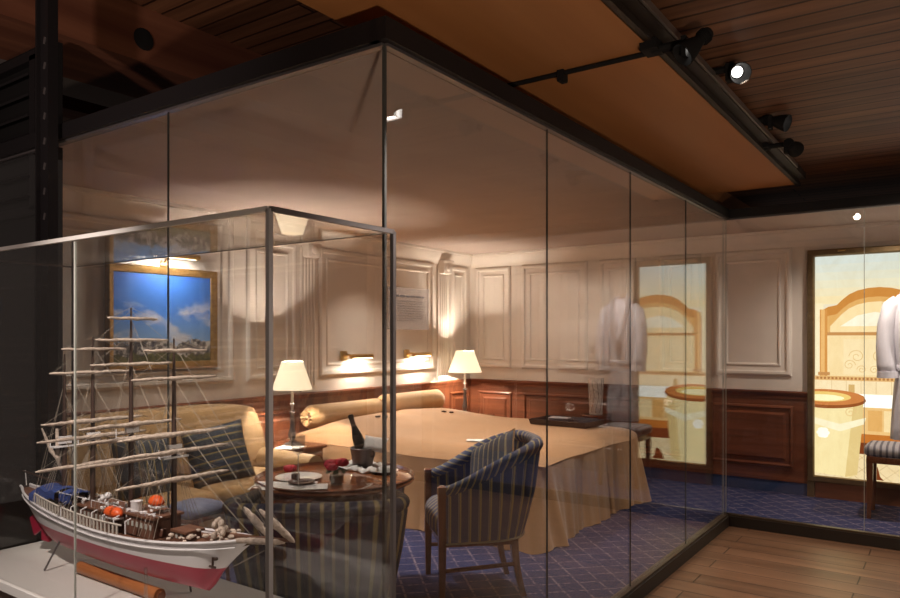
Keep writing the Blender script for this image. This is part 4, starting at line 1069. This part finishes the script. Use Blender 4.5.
# davits and boats along the rail
b = MB()
for k in range(7):
    x = -2.86+k*.075; b.tube([(x, SY-.10, .90), (x, SY-.10, .945), (x+.012, SY-.085, .955)], .003, 6)
b.build('davits', M['hull_white'], ship, off=so_)
b = MB()
for k in range(46):
    x = -2.22+random.uniform(0, .29); s_ = (x-XS)/(XB-XS); bw, sh, _ = hull_params(s_)
    b.ball((x, SY+random.uniform(-.75, .5)*bw, sh+random.uniform(.0, .022)), random.uniform(.005, .010), 8, 5, (1.5, 1, .8))
for k in range(22):
    a_ = random.uniform(0, 6.28); h_ = random.uniform(0, 1); q_ = .030*(1-h_*.8)
    b.ball((-1.99+q_*math.cos(a_)*1.3, SY-.02+q_*math.sin(a_), .945+.055*h_), random.uniform(.007, .012), 8, 5, (1, 1, 1.3))
b.build('heaped_canvas', M['sail'], ship, off=so_)
b = MB()
for k in range(22):
    x = -3.3+random.uniform(0, 1.3); b.rbox((x, SY+random.uniform(-.05, .05), .905), (random.uniform(.02, .05), .02, .03), .003, 1)
b.build('deck_gear', M['brownhouse'], ship, off=so_)
b = MB()
for k in range(40):
    x = -3.0+random.uniform(0, .72); b.rbox((x, SY+random.uniform(-.05, .05), .952+random.uniform(0, .012)), (random.uniform(.008, .03), .008, random.uniform(.006, .02)), .002, 1, rz=random.uniform(0, 3))
for k in range(6):
    x = -2.95+.12*k; b.tube([(x, SY-.06, .945), (x, SY-.06, .975), (x+.10, SY-.06, .975)], .0018, 5)
b.build('fittings', M['hull_white'], ship, off=so_)
b = MB(); b.lathe([(.001, 0), (.010, 0), (.010, .006), (.001, .006)], (-1.97, SY-.052, .875), 10); b.tube([(-1.97, SY-.060, .885), (-1.97, SY-.062, .85)], .004, 6); b.tube([(-1.985, SY-.062, .855), (-1.955, SY-.062, .855)], .004, 6); b.build('anchor', M['mast'], ship, off=so_)
# masts and their yards
def furl(pts, r0, r1, seed, parent, nm, mat=None):
    rnd = random.Random(seed); n = len(pts)
    b = MB(); rr = []
    for i in range(n):
        f_ = i/(n-1); base = r0+(r1-r0)*(1-abs(2*f_-1)); rr.append(base*rnd.uniform(.8, 1.25)*(1 if 0 < i < n-1 else .6))
    b.tube(pts, rr, 8); return b.build(nm, mat or M['sail'], parent, off=so_, smooth=180)
MASTS = [(-2.27, 1.595, 2.555, [(350.5, .125), (378, .17), (434, .22), (451, .22), (479, .225)]),
         (-2.54, 1.71, 2.71, [(318.5, .10), (340, .145), (364, .165), (424, .205), (438, .215), (460, .225)]),
         (-2.81, 1.60, 2.865, [(349, .13), (372, .175), (420, .205), (436, .22), (463, .225)]),
         (-3.03, 1.53, 2.98, [])]
seed = 1
for mx_, top_, d_, yards in MASTS:
    b = MB(); b.tube([(mx_, SY, .87), (mx_, SY, .87+(top_-.87)*.45), (mx_, SY, .87+(top_-.87)*.8), (mx_, SY, top_)], [.0105, .009, .006, .003], 10)
    ms = b.build('mast', M['mast'], ship, off=so_)
    b = MB(); b.box((mx_, SY, .87+(top_-.87)*.42), (.03, .10, .006)); b.box((mx_+.006, SY, .87+(top_-.87)*.46), (.012, .05, .03)); b.tube([(mx_-.015, SY-.05, .87+(top_-.87)*.42), (mx_-.015, SY-.05, .87+(top_-.87)*.46)], .002, 5); b.build('platform', M['hull_white'], ms, off=so_)
    for yy, hl in yards:
        z = EYE-(yy-HY)/FP*d_; seed += 1; n = 22
        pts = [(mx_+.014, SY-hl+2*hl*i/n, z+.0010*math.sin(seed+i*.8)) for i in range(n+1)]
        furl(pts, .0045, .0070 if hl < .19 else .0095, seed, ms, 'yard')
    if not yards:
        furl([(mx_-.01, SY, 1.06), (mx_-.09, SY-.01, 1.12), (mx_-.16, SY-.015, 1.21)], .006, .009, 77, ms, 'gaff')
        furl([(mx_-.01, SY, 1.02), (mx_-.015, SY-.02, 1.10), (mx_-.022, SY-.02, 1.22)], .008, .012, 78, ms, 'furled_sail')
        b = MB(); b.tube([(mx_, SY, .985), (mx_-.36, SY, 1.005)], .004, 6); b.build('boom', M['mast'], ms, off=so_)
b = MB(); b.tube([(-2.0, SY, .94), (-1.84, SY, .955), (-1.66, SY, .975)], [.011, .009, .004], 10); bs = b.build('bowsprit', M['deck'], ship, off=so_)
def seg(p0, p1, n=14): return [Vector(p0).lerp(Vector(p1), i/n) for i in range(n+1)]
furl(seg((-1.865, SY-.02, 1.055), (-1.755, SY, .960)), .006, .012, 91, bs, 'furled_jib')
furl(seg((-1.815, SY-.0, 1.05), (-1.655, SY, .972)), .006, .012, 92, bs, 'furled_jib')
furl(seg((-1.90, SY-.03, .945), (-1.70, SY, .965)), .007, .013, 93, bs, 'furled_jib')
b = MB(); b.rings([[Vector((XB-.07+.09*f_, SY+y*(1-f_*.8), .915+.028*f_+z)) for y, z in ((-.016, 0), (.016, 0), (.012, .03), (-.012, .03))] for f_ in (0, .5, 1)]); b.build('figurehead', M['bronzeframe'], ship, off=so_)
b = MB()
for mx_, top_, d_, yards in MASTS:
    bw, sh, _ = hull_params((mx_-XS)/(XB-XS))
    for sd in (-1, 1):
        for k in range(4): b.tube([(mx_-.05+k*.028, SY+sd*bw, sh+.01), (mx_, SY, .87+(top_-.87)*.45)], .0009, 4)
        for k in range(2): b.tube([(mx_-.06-k*.03, SY+sd*bw, sh+.01), (mx_, SY, .87+(top_-.87)*.82)], .0008, 4)
mt = [(m_[0], m_[1]) for m_ in MASTS]
for (xa, za), (xb, zb_) in zip(mt, mt[1:]):
    for f_ in (.95, .75, .48): b.tube([(xb, SY, .87+(zb_-.87)*f_), (xa, SY, .87+(za-.87)*max(.08, f_-.38))], .0009, 4)
for f_, xt in ((.97, -1.67), (.80, -1.74), (.62, -1.80), (.47, -1.86)): b.tube([(-2.27, SY, .87+(1.595-.87)*f_), (xt, SY, .965)], .0010, 4)
b.tube([(-1.70, SY, .97), (-1.95, SY-.01, .84)], .0012, 4)
for mx_, top_, d_, yards in MASTS:
    for yy, hl in yards:
        z = EYE-(yy-HY)/FP*d_
        for sd in (-1, 1): b.tube([(mx_+.01, SY+sd*hl*.95, z), (mx_, SY, min(top_, z+.11))], .0007, 4)
b.build('rigging', M['rig'], ship, off=so_)
b = MB(); b.tube([(XS+.012, SY, .945), (XS+.0, SY, 1.01)], .002, 6); b.build('flagstaff', M['hull_white'], ship, off=so_)
# cradle
cr = thing('cradle_beam', 'orange brown wooden roller on the plinth under the ship keel', 'beam', (-2.58, SY-.03, PT))
b = MB(); b.tube([(-.27, 0, .024), (.27, 0, .024)], .023, 16); b.build('body', wood('orange_wood', (.30, .10, .03), (.42, .16, .055), axis=0, grain=30), cr, smooth=60)
for sg in (-1, 1):
    b = MB(); b.tube([(sg*.268, 0, .024), (sg*.282, 0, .024)], .016, 14); b.build('end_cap', M['furn'], cr)
b = MB(); b.tube([(-2.99, SY-.10, PT+.004), (-2.96, SY-.04, .80)], .004, 8); b.build('prop', M['darksteel'], ship, off=so_)
b = MB(); b.tube([(-2.30, SY-.09, PT+.004), (-2.30, SY-.09, .80)], .006, 8); b.build('prop', M['crystal'], ship, off=so_)
b = MB(); b.tube([(-2.30, SY+.09, PT+.004), (-2.30, SY+.07, .80)], .004, 8); b.build('prop', M['darksteel'], ship, off=so_)
b = MB(); b.tube([(-2.96, SY+.10, PT+.004), (-2.96, SY+.04, .80)], .004, 8); b.build('prop', M['darksteel'], ship, off=so_)

# ------------------------------------------------------------------ lights
def light(kind, name, loc, energy, col=(1, .82, .62), size=.05, aim=None, spot=60, blend=.5, sy=None):
    d = bpy.data.lights.new(name, kind); d.energy = energy; d.color = col
    if kind == 'AREA':
        d.size = size
        if sy: d.shape = 'RECTANGLE'; d.size_y = sy
    else: d.shadow_soft_size = size
    if kind == 'SPOT': d.spot_size = math.radians(spot); d.spot_blend = blend
    o = bpy.data.objects.new(name, d); COL.objects.link(o); o.location = loc
    if aim: o.rotation_euler = (Vector(aim)-Vector(loc)).to_track_quat('-Z', 'Y').to_euler()
    return o
WARM = (1, .86, .72)
light('POINT', 'lamp_glow', (-4.60, 4.23, .68+.60), 430, WARM, .03)
light('POINT', 'lamp_glow', (-4.75, 7.08, .68+.63), 480, WARM, .03)
light('AREA', 'picture_lamp_glow', (LX+.165, 3.30, 2.20), 18, (1, .92, .84), .36, (LX+.03, 3.30, 1.7), sy=.02)
for y in (5.48, 6.49): light('AREA', 'reading_glow', (LX+.11, y, 1.375), 8.0, WARM, .26, (LX+.09, y, .9), sy=.02)
# added fill spots just below the ceiling, which has no such fittings
DL = (1, .87, .75)
for x, y, e_, sp in ((-3.7, 3.2, 110, 100), (-3.4, 5.5, 125, 95), (-2.3, 4.5, 150, 95), (-4.4, 5.5, 70, 100), (-4.45, 3.4, 40, 100)):
    light('SPOT', 'fill_downlight', (x, y, CEIL-.02), e_, DL, .04, (x-.05, y, 0), sp, .8)
light('SPOT', 'fill_downlight', (-.45, 6.85, CEIL-.02), 95, DL, .04, (-.40, 7.05, 0), 150, .8)
light('SPOT', 'fill_downlight', (.7, 6.95, CEIL-.02), 110, DL, .04, (.7, 7.05, 0), 150, .8)
# spotlights of the hall
light('SPOT', 'track_beam', (-.88, 2.80, 2.68), 180, (1, .88, .78), .03, (-2.35, 1.45, .8), 55, .6)
light('SPOT', 'case_beam', (-2.1, .3, 2.75), 330, (1, .88, .80), .03, (-2.6, 1.5, .8), 50, .8)
light('SPOT', 'track_beam', (-.80, 3.52, 2.80), 150, (1, .82, .62), .03, (.15, 5.2, 0), 80, .9)
light('SPOT', 'track_beam', (-.80, 4.55, 2.80), 60, (1, .84, .66), .03, (.2, 7.3, .6), 70, .8)
# unseen fill lamps added to brighten the soffit, ceiling boards and timber
light('SPOT', 'fill_uplight', (1.2, -.6, .4), 250, (1, .80, .62), .08, (-1.4, 2.6, 2.8), 75, 1)
light('SPOT', 'fill_uplight', (2.2, 1.5, .4), 90, (1, .80, .62), .08, (.6, 4.6, 2.9), 80, 1)
light('SPOT', 'fill_uplight', (-2.3, -1.0, 2.1), 170, (1, .80, .72), .08, (-4.0, 2.4, 3.4), 70, 1)
w = bpy.data.worlds.new('hall'); S.world = w; w.use_nodes = True
bg = w.node_tree.nodes['Background']; bg.inputs[0].default_value = (.80, .62, .54, 1); bg.inputs[1].default_value = .06

S.view_settings.view_transform = 'Standard'; S.view_settings.look = 'None'; S.view_settings.exposure = 0; S.view_settings.gamma = 1
S.view_settings.use_curve_mapping = False
cy = S.cycles
cy.max_bounces = 14; cy.transparent_max_bounces = 40; cy.glossy_bounces = 6; cy.transmission_bounces = 8; cy.diffuse_bounces = 4
cy.sample_clamp_indirect = 4; cy.caustics_reflective = False; cy.caustics_refractive = False
try:
    cy.use_denoising = True; cy.denoiser = 'OPENIMAGEDENOISE'
except Exception: pass
